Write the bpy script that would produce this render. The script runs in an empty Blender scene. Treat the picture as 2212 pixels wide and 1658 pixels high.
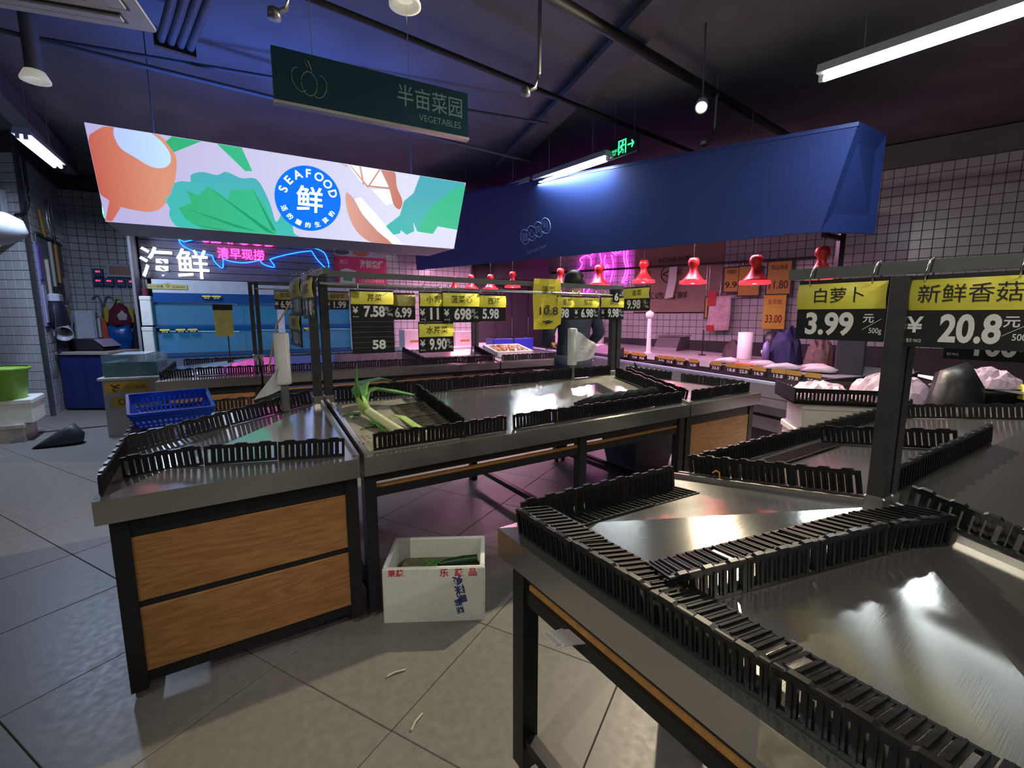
import bpy, bmesh, math, random
from mathutils import Matrix, Vector
random.seed(7)
SC = bpy.context.scene
COL = SC.collection
R = math.radians

# ------------------------------------------------------------------ camera
cam = bpy.data.cameras.new('camera'); cam.sensor_width = 36.0; cam.lens = 36.0 * 1010 / 2212
cam.clip_start = 0.02
camo = bpy.data.objects.new('camera', cam); COL.objects.link(camo)
camo.location = (0, 0, 1.35); camo.rotation_euler = (R(90 - 8.4), 0, 0)
SC.camera = camo
# ------------------------------------------------------------------ world, exposure
w = bpy.data.worlds.new('world'); SC.world = w; w.use_nodes = True
w.node_tree.nodes['Background'].inputs[0].default_value = (0.34, 0.38, 0.52, 1)
w.node_tree.nodes['Background'].inputs[1].default_value = 0.10
SC.view_settings.view_transform = 'Standard'; SC.view_settings.look = 'None'
SC.view_settings.exposure = 0.25; SC.view_settings.gamma = 1.0
SC.view_settings.use_curve_mapping = False
SC.cycles.max_bounces = 6; SC.cycles.diffuse_bounces = 3; SC.cycles.glossy_bounces = 3; SC.cycles.transmission_bounces = 4; SC.cycles.transparent_max_bounces = 6
# light levels of the fixtures built further down
PW_SPOT, PW_TUBE, PW_PINK, PW_LAMP, PW_BACK = 360, 26, 48, 8.0, 24

# ------------------------------------------------------------------ materials
MATS = {}
def mat(name, col=(.5,.5,.5), rough=.5, metal=0., var=.08, scale=12., bump=0., emit=None, es=0., trans=0., spec=.5, stretch=None, ior=1.45, rvar=0., alpha=1.):
    if name in MATS: return MATS[name]
    m = bpy.data.materials.new(name); m.use_nodes = True; nt = m.node_tree; nd = nt.nodes; ln = nt.links
    b = nd['Principled BSDF']; b.inputs['Roughness'].default_value = rough; b.inputs['Metallic'].default_value = metal
    b.inputs['Specular IOR Level'].default_value = spec; b.inputs['IOR'].default_value = ior
    b.inputs['Transmission Weight'].default_value = trans; b.inputs['Alpha'].default_value = alpha
    tc = nd.new('ShaderNodeTexCoord'); no = nd.new('ShaderNodeTexNoise'); no.inputs['Scale'].default_value = scale; no.inputs['Detail'].default_value = 3
    if stretch:
        mp = nd.new('ShaderNodeMapping'); mp.inputs['Scale'].default_value = stretch
        ln.new(tc.outputs['Object'], mp.inputs[0]); ln.new(mp.outputs[0], no.inputs[0])
    else: ln.new(tc.outputs['Object'], no.inputs[0])
    rp = nd.new('ShaderNodeValToRGB')
    c0 = [max(0, c * (1 - var)) for c in col]; c1 = [min(1, c * (1 + var)) for c in col]
    rp.color_ramp.elements[0].position = .3; rp.color_ramp.elements[1].position = .7
    rp.color_ramp.elements[0].color = (*c0, 1); rp.color_ramp.elements[1].color = (*c1, 1)
    ln.new(no.outputs['Fac'], rp.inputs[0]); ln.new(rp.outputs[0], b.inputs['Base Color'])
    if rvar:
        mr = nd.new('ShaderNodeMapRange'); mr.inputs[1].default_value = .3; mr.inputs[2].default_value = .7
        mr.inputs[3].default_value = max(.02, rough - rvar); mr.inputs[4].default_value = rough + rvar
        ln.new(no.outputs['Fac'], mr.inputs[0]); ln.new(mr.outputs[0], b.inputs['Roughness'])
    if bump:
        bp = nd.new('ShaderNodeBump'); bp.inputs['Strength'].default_value = bump; bp.inputs['Distance'].default_value = .01
        ln.new(no.outputs['Fac'], bp.inputs['Height']); ln.new(bp.outputs[0], b.inputs['Normal'])
    if emit:
        b.inputs['Emission Color'].default_value = (*emit, 1); b.inputs['Emission Strength'].default_value = es
    MATS[name] = m; return m
def grad_emit(name, c0, c1, es, axis='X', lo=0., hi=1., grain=.1):
    """backlit print: two printed inks blended along one axis of the print with a grain"""
    m = mat(name, c0, .4, emit=c0, es=es); nt = m.node_tree; nd = nt.nodes; ln = nt.links; b = nd['Principled BSDF']
    tc = nd.new('ShaderNodeTexCoord'); sx = nd.new('ShaderNodeSeparateXYZ'); ln.new(tc.outputs['Object'], sx.inputs[0])
    mr = nd.new('ShaderNodeMapRange'); mr.inputs[1].default_value = lo; mr.inputs[2].default_value = hi
    ln.new(sx.outputs[axis], mr.inputs[0])
    no = nd.new('ShaderNodeTexNoise'); no.inputs['Scale'].default_value = 160; ln.new(tc.outputs['Object'], no.inputs[0])
    ad = nd.new('ShaderNodeMath'); ad.operation = 'MULTIPLY_ADD'; ad.inputs[1].default_value = grain * 6; ad.inputs[2].default_value = -grain * 3
    ln.new(no.outputs['Fac'], ad.inputs[0])
    a2 = nd.new('ShaderNodeMath'); a2.operation = 'ADD'; ln.new(mr.outputs[0], a2.inputs[0]); ln.new(ad.outputs[0], a2.inputs[1])
    rp = nd.new('ShaderNodeValToRGB'); rp.color_ramp.elements[0].color = (*c0, 1); rp.color_ramp.elements[1].color = (*c1, 1)
    ln.new(a2.outputs[0], rp.inputs[0]); ln.new(rp.outputs[0], b.inputs['Emission Color'])
    b.inputs['Base Color'].default_value = (.1, .1, .1, 1)
    for l in list(nt.links):
        if l.to_socket == b.inputs['Base Color']: nt.links.remove(l)
    return m
def wood_mat(name, c0, c1, axis=(1.2, 9, 9), rough=.38):
    m = mat(name, c0, rough); nt = m.node_tree; nd = nt.nodes; ln = nt.links; b = nd['Principled BSDF']
    tc = nd.new('ShaderNodeTexCoord'); mp = nd.new('ShaderNodeMapping'); mp.inputs['Scale'].default_value = axis
    ln.new(tc.outputs['Object'], mp.inputs[0])
    n1 = nd.new('ShaderNodeTexNoise'); n1.inputs['Scale'].default_value = 1.1; n1.inputs['Detail'].default_value = 2; n1.inputs['Distortion'].default_value = .6
    ln.new(mp.outputs[0], n1.inputs[0])
    mu = nd.new('ShaderNodeMath'); mu.operation = 'MULTIPLY'; mu.inputs[1].default_value = 9; ln.new(n1.outputs['Fac'], mu.inputs[0])
    fr = nd.new('ShaderNodeMath'); fr.operation = 'PINGPONG'; fr.inputs[1].default_value = .5; ln.new(mu.outputs[0], fr.inputs[0])
    n2 = nd.new('ShaderNodeTexNoise'); n2.inputs['Scale'].default_value = 14; ln.new(mp.outputs[0], n2.inputs[0])
    ad = nd.new('ShaderNodeMath'); ad.operation = 'ADD'; ln.new(fr.outputs[0], ad.inputs[0]); ln.new(n2.outputs['Fac'], ad.inputs[1])
    rp = nd.new('ShaderNodeValToRGB'); rp.color_ramp.elements[0].position = .35; rp.color_ramp.elements[1].position = 1.
    rp.color_ramp.elements[0].color = (*c1, 1); rp.color_ramp.elements[1].color = (*c0, 1)
    ln.new(ad.outputs[0], rp.inputs[0]); ln.new(rp.outputs[0], b.inputs['Base Color'])
    return m
def glow(name, c, s): return mat(name, c, .5, emit=c, es=s, var=0)

STEEL = mat('brushed_steel', (.56, .55, .52), .22, .90, .0, 3.)
def _steel():
    m = STEEL; nt = m.node_tree; nd = nt.nodes; ln = nt.links; b = nd['Principled BSDF']
    tc = nd.new('ShaderNodeTexCoord')
    def scr(sc, rot, scale, det):
        mp = nd.new('ShaderNodeMapping'); mp.inputs['Scale'].default_value = sc; mp.inputs['Rotation'].default_value = (0, 0, rot)
        n = nd.new('ShaderNodeTexNoise'); n.inputs['Scale'].default_value = scale; n.inputs['Detail'].default_value = det
        ln.new(tc.outputs['Object'], mp.inputs[0]); ln.new(mp.outputs[0], n.inputs[0]); return n
    n1 = scr((3, 420, 60), .0, 1.2, 3); n2 = scr((5, 260, 60), .9, 1.0, 2)
    ad = nd.new('ShaderNodeMath'); ad.operation = 'MULTIPLY_ADD'; ad.inputs[1].default_value = .35; ln.new(n2.outputs['Fac'], ad.inputs[0]); ln.new(n1.outputs['Fac'], ad.inputs[2])
    bp = nd.new('ShaderNodeBump'); bp.inputs['Strength'].default_value = .09; bp.inputs['Distance'].default_value = .0012
    ln.new(ad.outputs[0], bp.inputs['Height']); ln.new(bp.outputs[0], b.inputs['Normal'])
    n3 = scr((1.4, 1.4, 1.4), 0, 2.2, 4); mr = nd.new('ShaderNodeMapRange'); mr.inputs[1].default_value = .1; mr.inputs[2].default_value = .9; mr.inputs[3].default_value = .11; mr.inputs[4].default_value = .21
    ln.new(n3.outputs['Fac'], mr.inputs[0]); ln.new(mr.outputs[0], b.inputs['Roughness'])
    b.inputs['Anisotropic'].default_value = .85
    cx = nd.new('ShaderNodeCombineXYZ'); cx.inputs[0].default_value = .47; cx.inputs[1].default_value = .88
    vt = nd.new('ShaderNodeVectorTransform'); vt.vector_type = 'VECTOR'; vt.convert_from = 'OBJECT'; vt.convert_to = 'WORLD'
    ln.new(cx.outputs[0], vt.inputs[0]); ln.new(vt.outputs[0], b.inputs['Tangent'])
_steel()
ALU = mat('aluminium_lip', (.66, .64, .60), .3, 1., .06, 20)
BLACKP = mat('black_plastic', (.012, .012, .013), .32, 0, .3, 60, spec=.5)
BLACKM = mat('black_painted_steel', (.014, .014, .015), .42, 0, .2, 30)
DARKP = mat('dark_grey_post', (.035, .036, .037), .45, 0, .15, 30)
WOOD = wood_mat('orange_wood_panel', (.45, .225, .082), (.31, .135, .042))
WOODEDGE = mat('raw_wood_edge', (.50, .24, .07), .6, 0, .15, 40)
FLOORM = mat('floor_tile_glaze', (.20, .19, .172), .42, 0, .10, 30, .02, rvar=.05)
GROUT = mat('grout', (.07, .065, .06), .8)
WT = mat('white_wall_tile', (.50, .50, .52), .22, 0, .05, 3)
WGR = mat('wall_grout', (.06, .06, .065), .8)
CEIL = mat('dark_ceiling', (.15, .155, .17), .85, 0, .15, 2)
DUCT = mat('ceiling_service_paint', (.10, .105, .125), .6, 0, .1, 6)
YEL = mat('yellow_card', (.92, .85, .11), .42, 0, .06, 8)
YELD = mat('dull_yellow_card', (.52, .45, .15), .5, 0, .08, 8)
NUM = mat('number_white', (.86, .86, .84), .5, 0, .03)
INK = mat('black_ink', (.02, .02, .02), .6, 0, 0)
BOARD = mat('black_card_board', (.016, .017, .018), .4, 0, .2)
WHITE = mat('white_plastic', (.72, .72, .71), .45, 0, .04)
FOAM = mat('white_foam', (.74, .75, .70), .75, 0, .06, 25, .05)
REDI = mat('red_print', (.62, .03, .03), .6, 0, .1)
BLUEI = mat('blue_print', (.03, .04, .22), .6, 0, .1)
NAVY = mat('navy_cloth', (.018, .026, .05), .85, 0, .2, 20)
SKIN = mat('skin', (.50, .30, .22), .55, 0, .05)
HAIR = mat('black_hair', (.008, .008, .009), .5, 0, .2, 60)
CHROME = mat('bright_wire', (.7, .7, .68), .2, 1., .02)
BAGW = mat('clear_plastic_bag', (.80, .82, .85), .25, 0, .05, 30, .15, trans=.25)
PINKLITBAG = mat('pink_lit_plastic_bag', (.60, .42, .52), .3, 0, .12, 18, .3, trans=.1)  # pink of the butcher lights is painted into the bag colour
GLASS = mat('tank_glass', (.75, .9, .9), .03, 0, 0, 4, trans=.85, alpha=.35)

# ------------------------------------------------------------------ mesh builder
class MB:
    def __init__(s): s.v = []; s.f = []; s.m = []; s.mi = 0; s.sm = []
    def add(s, vs, fs, M=None, smooth=False):
        k = len(s.v)
        s.v += [tuple(M @ Vector(v)) if M else tuple(v) for v in vs]
        for f in fs: s.f.append([i + k for i in f]); s.m.append(s.mi); s.sm.append(smooth)
        return s
    def box(s, x0, x1, y0, y1, z0, z1, M=None):
        vs = [(x, y, z) for z in (z0, z1) for y in (y0, y1) for x in (x0, x1)]
        return s.add(vs, [(0, 2, 3, 1), (4, 5, 7, 6), (0, 1, 5, 4), (2, 6, 7, 3), (0, 4, 6, 2), (1, 3, 7, 5)], M)
    def bbox(s, x0, x1, y0, y1, z0, z1, b=.01, M=None):
        """box with chamfered vertical and top edges"""
        n = []
        for z, i in ((z0, 0), (z1 - b, 0), (z1, b)):
            for (x, y) in ((x0 + i, y0 + b + i * .4), (x0 + b + i * .4, y0 + i), (x1 - b - i * .4, y0 + i), (x1 - i, y0 + b + i * .4), (x1 - i, y1 - b - i * .4), (x1 - b - i * .4, y1 - i), (x0 + b + i * .4, y1 - i), (x0 + i, y1 - b - i * .4)): n.append((x, y, z))
        f = [tuple(range(7, -1, -1)), tuple(range(16, 24))]
        for r in (0, 8):
            for i in range(8): f.append((r + i, r + (i + 1) % 8, r + 8 + (i + 1) % 8, r + 8 + i))
        return s.add(n, f, M)
    def cyl(s, c, r, h, n=16, r2=None, axis='z', M=None, smooth=True):
        r2 = r if r2 is None else r2; vs = []
        for z, rr in ((0, r), (h, r2)):
            for i in range(n):
                a = 2 * math.pi * i / n; p = (rr * math.cos(a), rr * math.sin(a), z)
                if axis == 'x': p = (p[2], p[0], p[1])
                elif axis == 'y': p = (p[1], p[2], p[0])
                vs.append((p[0] + c[0], p[1] + c[1], p[2] + c[2]))
        k = len(s.f)
        s.add(vs, [(i, (i + 1) % n, n + (i + 1) % n, n + i) for i in range(n)], M, smooth)
        return s.add(vs, [tuple(range(n - 1, -1, -1)), tuple(range(n, 2 * n))], M)
    def lathe(s, prof, n=20, M=None, smooth=True, cap=False):
        vs = [(r * math.cos(2 * math.pi * i / n), r * math.sin(2 * math.pi * i / n), z) for r, z in prof for i in range(n)]
        f = [(j * n + i, j * n + (i + 1) % n, (j + 1) * n + (i + 1) % n, (j + 1) * n + i) for j in range(len(prof) - 1) for i in range(n)]
        s.add(vs, f, M, smooth)
        if cap: s.add(vs, [tuple(range(n - 1, -1, -1)), tuple(range((len(prof) - 1) * n, len(prof) * n))], M)
        return s
    def tube(s, pts, r, n=6, closed=False, M=None, taper=None):
        pts = [Vector(p) for p in pts]; k = len(pts); vs = []; f = []
        for i, p in enumerate(pts):
            if closed: d = pts[(i + 1) % k] - pts[i - 1]
            else: d = pts[min(i + 1, k - 1)] - pts[max(i - 1, 0)]
            if d.length < 1e-9: d = Vector((0, 0, 1))
            d.normalize(); a = d.cross(Vector((0, 0, 1)))
            if a.length < .05: a = d.cross(Vector((1, 0, 0)))
            a.normalize(); b = d.cross(a); rr = r if taper is None else taper[i]
            for j in range(n):
                t = 2 * math.pi * j / n; vs.append(p + a * rr * math.cos(t) + b * rr * math.sin(t))
        for i in range(k if closed else k - 1):
            for j in range(n): f.append((i * n + j, i * n + (j + 1) % n, ((i + 1) % k) * n + (j + 1) % n, ((i + 1) % k) * n + j))
        s.add(vs, f, M, True)
        if not closed: s.add(vs, [tuple(range(n - 1, -1, -1)), tuple(range((k - 1) * n, k * n))], M)
        return s
    def poly(s, pts, y0, y1, M=None):
        """outline in the XZ plane, extruded from y0 (front) to y1"""
        n = len(pts); vs = [(x, y0, z) for x, z in pts] + [(x, y1, z) for x, z in pts]
        return s.add(vs, [tuple(range(n)), tuple(range(2 * n - 1, n - 1, -1))] + [(i + n, (i + 1) % n + n, (i + 1) % n, i) for i in range(n)], M)
    def beam(s, a, b, w, h, up=(0, 0, 1)):
        a = Vector(a); b = Vector(b); x = (b - a); L = x.length; x.normalize(); y = Vector(up).cross(x); y.normalize(); z = x.cross(y)
        M = Matrix.Translation(a) @ Matrix((x, y, z)).transposed().to_4x4()
        return s.box(0, L, -w / 2, w / 2, -h / 2, h / 2, M)
    def mesh(s, name, mats):
        me = bpy.data.meshes.new(name); me.from_pydata(s.v, [], s.f)
        mats = mats if isinstance(mats, (list, tuple)) else [mats]
        for m in mats: me.materials.append(m)
        me.polygons.foreach_set('material_index', s.m); me.polygons.foreach_set('use_smooth', s.sm)
        bm = bmesh.new(); bm.from_mesh(me); bmesh.ops.recalc_face_normals(bm, faces=bm.faces); bm.to_mesh(me); bm.free()
        me.update(); return me
    def build(s, name, mats, parent=None, M=None): return put(name, s.mesh(name, mats), parent, M)
def put(name, me, parent=None, M=None):
    o = bpy.data.objects.new(name, me); COL.objects.link(o)
    if parent is not None: o.parent = parent
    if M is not None: o.matrix_local = M if parent is not None else M
    return o
def tag(o, label=None, cat=None, group=None, kind=None):
    if label: o['label'] = label
    if cat: o['category'] = cat
    if group: o['group'] = group
    if kind: o['kind'] = kind
    return o
def thing(name, label, cat, M=None, group=None):
    o = bpy.data.objects.new(name, None); COL.objects.link(o); o.empty_display_size = .05
    if M is not None: o.matrix_world = M
    return tag(o, label, cat, group)
def U(deg): r = R(deg); return Vector((math.sin(r), math.cos(r), 0))
def frame(p, deg):
    """X along compass direction deg (0 = away from camera, 90 = right), Z up, front faces -Y"""
    x = U(deg); y = Vector((-x.y, x.x, 0)); M = Matrix((x, y, Vector((0, 0, 1)))).transposed().to_4x4()
    return Matrix.Translation(Vector((p[0], p[1], p[2] if len(p) > 2 else 0))) @ M
def T(x, y, z): return Matrix.Translation((x, y, z))
_tc = {}
def text(parent, s, size, x, z, m, y=-.002, bold=0., name='lettering', fit=None, M=None, hfit=None):
    """flat lettering in the local XZ plane, centred on x, baseline box centred on z"""
    k = (s, bold)
    if k not in _tc:
        cu = bpy.data.curves.new('t', 'FONT'); cu.body = s; cu.offset = bold; cu.resolution_u = 4 if s.isascii() else 2
        o = bpy.data.objects.new('t', cu); me = o.to_mesh()
        vs = [tuple(v.co) for v in me.vertices]; fs = [tuple(p.vertices) for p in me.polygons]; o.to_mesh_clear()
        bpy.data.objects.remove(o); bpy.data.curves.remove(cu); _tc[k] = (vs, fs)
    vs, fs = _tc[k]
    if not vs: return None
    x0 = min(v[0] for v in vs); x1 = max(v[0] for v in vs); y0 = min(v[1] for v in vs); y1 = max(v[1] for v in vs)
    sy = (hfit / (y1 - y0)) if hfit else size
    sx = (fit / (x1 - x0)) if fit else sy
    mb = MB(); mb.add([((v[0] - (x0 + x1) / 2) * sx + x, y, (v[1] - (y0 + y1) / 2) * sy + z) for v in vs], fs, M)
    me = bpy.data.meshes.new(name); me.from_pydata(mb.v, [], mb.f); me.materials.append(m); me.update()
    return put(name, me, parent)
def light(name, kind, parent, loc, power, col, size=.05, size_y=None, rot=(0, 0, 0), spot=None, blend=.3):
    l = bpy.data.lights.new(name, kind); l.energy = power; l.color = col
    if kind == 'AREA':
        l.shape = 'RECTANGLE' if size_y else 'DISK'; l.size = size
        if size_y: l.size_y = size_y
    else: l.shadow_soft_size = size
    if kind == 'SPOT': l.spot_size = R(spot); l.spot_blend = blend
    o = bpy.data.objects.new(name, l); COL.objects.link(o); o.parent = parent; o.location = loc; o.rotation_euler = rot
    return o
def copy_tree(o, parent=None):
    c = o.copy(); COL.objects.link(c); c.parent = parent
    for ch in list(o.children): copy_tree(ch, c)
    return c
CAMP = Vector((0, 0, 1.35))
def tile_field(parent, M, s0, s1, z0, z1, size, gap, thick, m, flat=False, limit=300, skip=None, rnd=.0008):
    """square tiles as single pieces (nearest ones), the remainder joined as stuff; M maps (s, -thick, z) or (s, t, 0) for floors"""
    cells = []
    n = int(round((s1 - s0) / size)); k = int(round((z1 - z0) / size))
    for i in range(n):
        for j in range(k):
            c = ((s0 + (i + .5) * size), (z0 + (j + .5) * size))
            if skip and skip(*c): continue
            p = M @ (Vector((c[0], c[1], 0)) if flat else Vector((c[0], 0, c[1])))
            # only what lies ahead of the lens is worth building one by one
            q = camo_inv @ p
            inview = q.z < -.1 and abs(q.x / q.z) < 1.25 and abs(q.y / q.z) < .98
            cells.append((0 if inview else 1, (p - CAMP).length, c))
    cells.sort()
    h = (size - gap) / 2; b = min(.003, h * .08)
    if flat: proto = MB().bbox(-h, h, -h, h, -thick, 0, b).mesh('tile', m)
    else:
        P = MB(); P.bbox(-h, h, -h, h, 0, thick, b, M=Matrix.Rotation(R(90), 4, 'X')); proto = P.mesh('tile', m)
    nsing = 0; rest = MB(); any_rest = False
    for inv, d, c in cells:
        dz = random.uniform(-rnd, rnd)
        if nsing < limit and inv == 0:
            put('tile', proto, parent, T(c[0], c[1], dz) if flat else T(c[0], dz, c[1])); nsing += 1
        else:
            any_rest = True
            if flat: rest.bbox(c[0] - h, c[0] + h, c[1] - h, c[1] + h, -thick, dz, b)
            else: rest.bbox(-h, h, -h, h, 0, thick + dz, b, M=T(c[0], 0, c[1]) @ Matrix.Rotation(R(90), 4, 'X'))
    if any_rest: tag(rest.build('tile_remainder', m, parent), kind='stuff')
bpy.context.view_layer.update()
camo_inv = camo.matrix_world.inverted()
def smooth_path(pts, k=4):
    P = [Vector((*p, 0)) for p in pts]; out = []
    for i in range(len(P) - 1):
        p0, p1, p2, p3 = P[max(i - 1, 0)], P[i], P[i + 1], P[min(i + 2, len(P) - 1)]
        for j in range(k):
            t = j / k; q = .5 * ((2 * p1) + (-p0 + p2) * t + (2 * p0 - 5 * p1 + 4 * p2 - p3) * t * t + (-p0 + 3 * p1 - 3 * p2 + p3) * t ** 3); out.append((q.x, q.y))
    out.append(tuple(pts[-1])); return out
def smooth_loop(pts, k=4):
    P = list(pts); n = len(P); out = []
    for i in range(n):
        seg = smooth_path([P[i - 1], P[i], P[(i + 1) % n], P[(i + 2) % n]], k); out += seg[k:2 * k]
    return out

# ================================================================== the setting
def struct(o): return tag(o, kind='structure')
fl = struct(MB().box(-14, 10, -2.5, 16, -.12, -.008).build('floor', GROUT))
FM = frame((-.397, 1.354), 118.4)
fl_grid = fl
def _floor_tiles():
    fm = FM.copy()
    e = bpy.data.objects.new('floor_paving', None)
    bpy.data.objects.remove(e)
    P = MB().bbox(-.2985, .2985, -.2985, .2985, -.008, 0, .002).mesh('tile', FLOORM)
    cells = []
    for i in range(-18, 14):
        for j in range(-6, 21):
            p = fm @ Vector(((i + .5) * .6, (j + .5) * .6, 0))
            if not (-13 < p.x < 9 and -1.5 < p.y < 12.5): continue
            q = camo_inv @ p
            inview = q.z < .3 and abs(q.x) < 1.3 * abs(q.z) + .7 and abs(q.y) < .95 * abs(q.z) + .7
            cells.append((0 if inview else 1, p.length, i, j))
    cells.sort(); rest = MB()
    for k, (iv, d, i, j) in enumerate(cells):
        Mx = fm @ T((i + .5) * .6, (j + .5) * .6, random.uniform(-.0006, .0006))
        if k < 300: put('tile', P, fl, Mx)
        else: rest.bbox(-.2985, .2985, -.2985, .2985, -.008, 0, .002, M=Mx)
    tag(rest.build('tile_remainder', FLOORM, fl), kind='stuff')
_floor_tiles()
struct(MB().box(-14, 10, -2.5, 16, 3.62, 3.75).build('ceiling', CEIL))
# seafood wall (behind the tanks), butcher wall, left pier and alcove
FS = frame((-4.65, 7.15), 59); FW = frame((4.14, 7.56), 130); FA = frame((-7.3, 7.9), 59)
FK = frame((-9.2, 6.2), 90); FK2 = frame((-6.2, 6.2), -33)
WB = mat('plain_wall_paint', (.20, .20, .22), .8)
wb = struct(MB().box(-.75, 6.31, .012, .2, 0, 3.6).build('wall_back', WGR, M=FS))
tile_field(wb, FS, 1.95, 6.27, .5, 3.3, .12, .006, .008, WT, skip=lambda s, z: (4.5 < s and z < 2.4))
wr = struct(MB().box(-4.42, 6.4, .012, .2, 0, 3.6).build('wall_right', WGR, M=FW))
tile_field(wr, FW, -4.40, 3.4, .9, 3.3, .12, .006, .008, WT, skip=lambda s, z: (-2.35 < s < -.76 and 1.4 < z < 2.6))
MB().box(-4.4, 6.4, -.06, .012, 3.3, 3.6).build('wall_header', CEIL, wr)
wl = struct(MB().box(0, 3.0, .012, .026, 0, 3.6).build('wall_left', WGR, M=FK))
tile_field(wl, FK, .36, 3.0, 0, 3.36, .12, .006, .008, WT)
wl2 = struct(MB().box(.012, 2.03, .012, .022, 0, 3.6).build('wall_left_return', mat('lilac_wall_grout', (.09, .085, .12), .8), M=FK2))
tile_field(wl2, FK2, .02, 1.94, 0, 3.36, .12, .006, .008, WT)
wa = struct(MB().box(-.1, 3.2, .012, .2, 0, 3.6).build('wall_alcove', WGR, M=FA))
tile_field(wa, FA, -.08, 2.2, .0, 3.36, .12, .006, .008, WT, limit=300)
struct(MB().box(-.02, .02, -.02, .02, 0, 3.6).build('trim_1', mat('metal_corner_trim', (.2, .2, .22), .4, .8), M=frame((-6.2, 6.195), 90)))
struct(MB().box(0, 1.6, -.03, .03, .0005, .006).build('trim_2', mat('drain_cover', (.03, .03, .035), .5), M=frame((-5.6, 5.2), 57)))
struct(MB().box(-.75, -.72, -.55, .012, 0, 3.6).build('wall_partition', WB, M=FS))
# dark doorway and cupboard at the end of the seafood wall
dr = struct(MB().box(4.55, 6.2, -.06, .0, 0, 2.42).build('door_1', mat('dark_door', (.05, .042, .05), .5), M=FS))
for k in range(4): MB().box(4.6 + k * .4, 4.96 + k * .4, -.075, -.06, .1, 2.32).build('door_panel', mat('dark_door_panel', (.065, .055, .065), .45), dr)
for k in range(3): MB().box(4.965 + k * .4, 4.985 + k * .4, -.085, -.06, .9, 1.3).build('door_handle', CHROME, dr)

# ------------------------------------------------------------------ ceiling services
def service(name, label, cat, a, b, r=None, w=None, h=None, m=None):
    mb = MB()
    if r: mb.tube([a, b], r, 10)
    else: mb.beam(a, b, w, h)
    return tag(mb.build(name, m or DUCT), label, cat)
service('ceiling_pipe', 'thin long pipe running under the dark ceiling above the lit seafood banner', 'pipe', (-5.6, 2.05, 3.3), (.3, 6.4, 3.3), r=.018)
service('ceiling_pipe', 'slim conduit running close past the air conditioner toward the green sign', 'pipe', (-5.6, 3.07, 3.42), (.4, 5.48, 3.42), r=.014)
service('ceiling_pipe', 'long black sprinkler pipe crossing above the hanging green sign', 'pipe', (-2.5, 2.45, 3.4), (2.9, 6.8, 3.4), r=.024, m=BLACKM)
service('ceiling_pipe', 'dark pipe crossing the ceiling near the warm lit spotlight', 'pipe', (-.8, 2.55, 3.42), (4.4, 6.8, 3.42), r=.04, m=BLACKM)
service('cable_tray', 'flat grey cable tray slanting across the ceiling left of the spotlight', 'cable tray', (-.1, 7.2, 3.5), (1.8, 1.4, 3.5), w=.26, h=.05)
service('ceiling_beam', 'grey beam under the ceiling above the left twin tube light', 'beam', (-6.19, 6.92, 3.4), (-3.2, 2.24, 3.4), w=.16, h=.2)
dct = thing('ceiling_duct', 'bundle of ribbed pipes coming down from the ceiling behind the air conditioner', 'duct', frame((-2.0, 3.4, 3.12), -42))
for k in range(4): MB().tube([(-.9, k * .06, .25), (.72, k * .06, .25)], .028, 10).build('pipe', DUCT, dct)
MB().box(.70, .74, -.04, .22, .2, .3).build('clamp', BLACKM, dct)

def tube_light(M, L, label, n=1, lit=True, name='tube_light', col=(.86, .97, 1.), es=9., pw=None, group=None):
    t = thing(name, label, 'light', M, group)
    MB().add([(0, -.05, .06), (L, -.05, .06), (L, .05, .06), (0, .05, .06), (0, -.07, .0), (L, -.07, 0), (L, .07, 0), (0, .07, 0)], [(0, 1, 2, 3), (0, 4, 5, 1), (1, 5, 6, 2), (2, 6, 7, 3), (3, 7, 4, 0), (4, 7, 6, 5)]).build('housing', mat('grey_light_housing', (.42, .44, .47), .45), t)
    for k in range(n):
        y = (k - (n - 1) / 2) * .055
        for x in (.0, L - .03): MB().box(x, x + .03, y - .014, y + .014, -.04, .0).build('lamp_holder', mat('lamp_holder_white', (.5, .5, .5), .5), t)
        MB().cyl((.03, y, -.03), .016, L - .06, 12, axis='x').build('tube', glow('tube_glow_%g_%g' % (es, col[0]), col, es) if lit else WHITE, t)
    if lit: light('tube_lamp', 'AREA', t, (L / 2, 0, -.055), pw if pw is not None else PW_TUBE * n, col, L - .1, .05)
    for x in (L * .2, L * .8): MB().tube([(x, 0, .05), (x, 0, 3.62 - M.translation.z)], .004, 5).build('hanging_wire', CHROME, t)
    return t
tube_light(frame((2.151, 3.551, 3.0), 140), 1.25, 'long white tube light hanging at upper right', es=14)
tube_light(frame((.30, 6.13, 3.0), 141.6), 1.16, 'short looking white tube light beside the green exit sign', es=14)
tube_light(frame((-5.04, 5.49, 3.0), 150), 1.03, 'twin tube light fitting at the upper left by the tiled pier', n=2, es=12, pw=66, col=(.58, .72, 1.))
tube_light(frame((-.93, 7.68, 3.0), 141.6), 1.9, 'unlit dark fitting in line behind the central tube light', lit=False)
tube_light(frame((-3.3, .2, 3.05), 150), 1.2, 'white tube light behind the camera on the left', pw=6)
tube_light(frame((1.0, -1.0, 3.05), 60), 1.2, 'white tube light behind the camera on the right', pw=18, col=(1., .93, .80))

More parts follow.
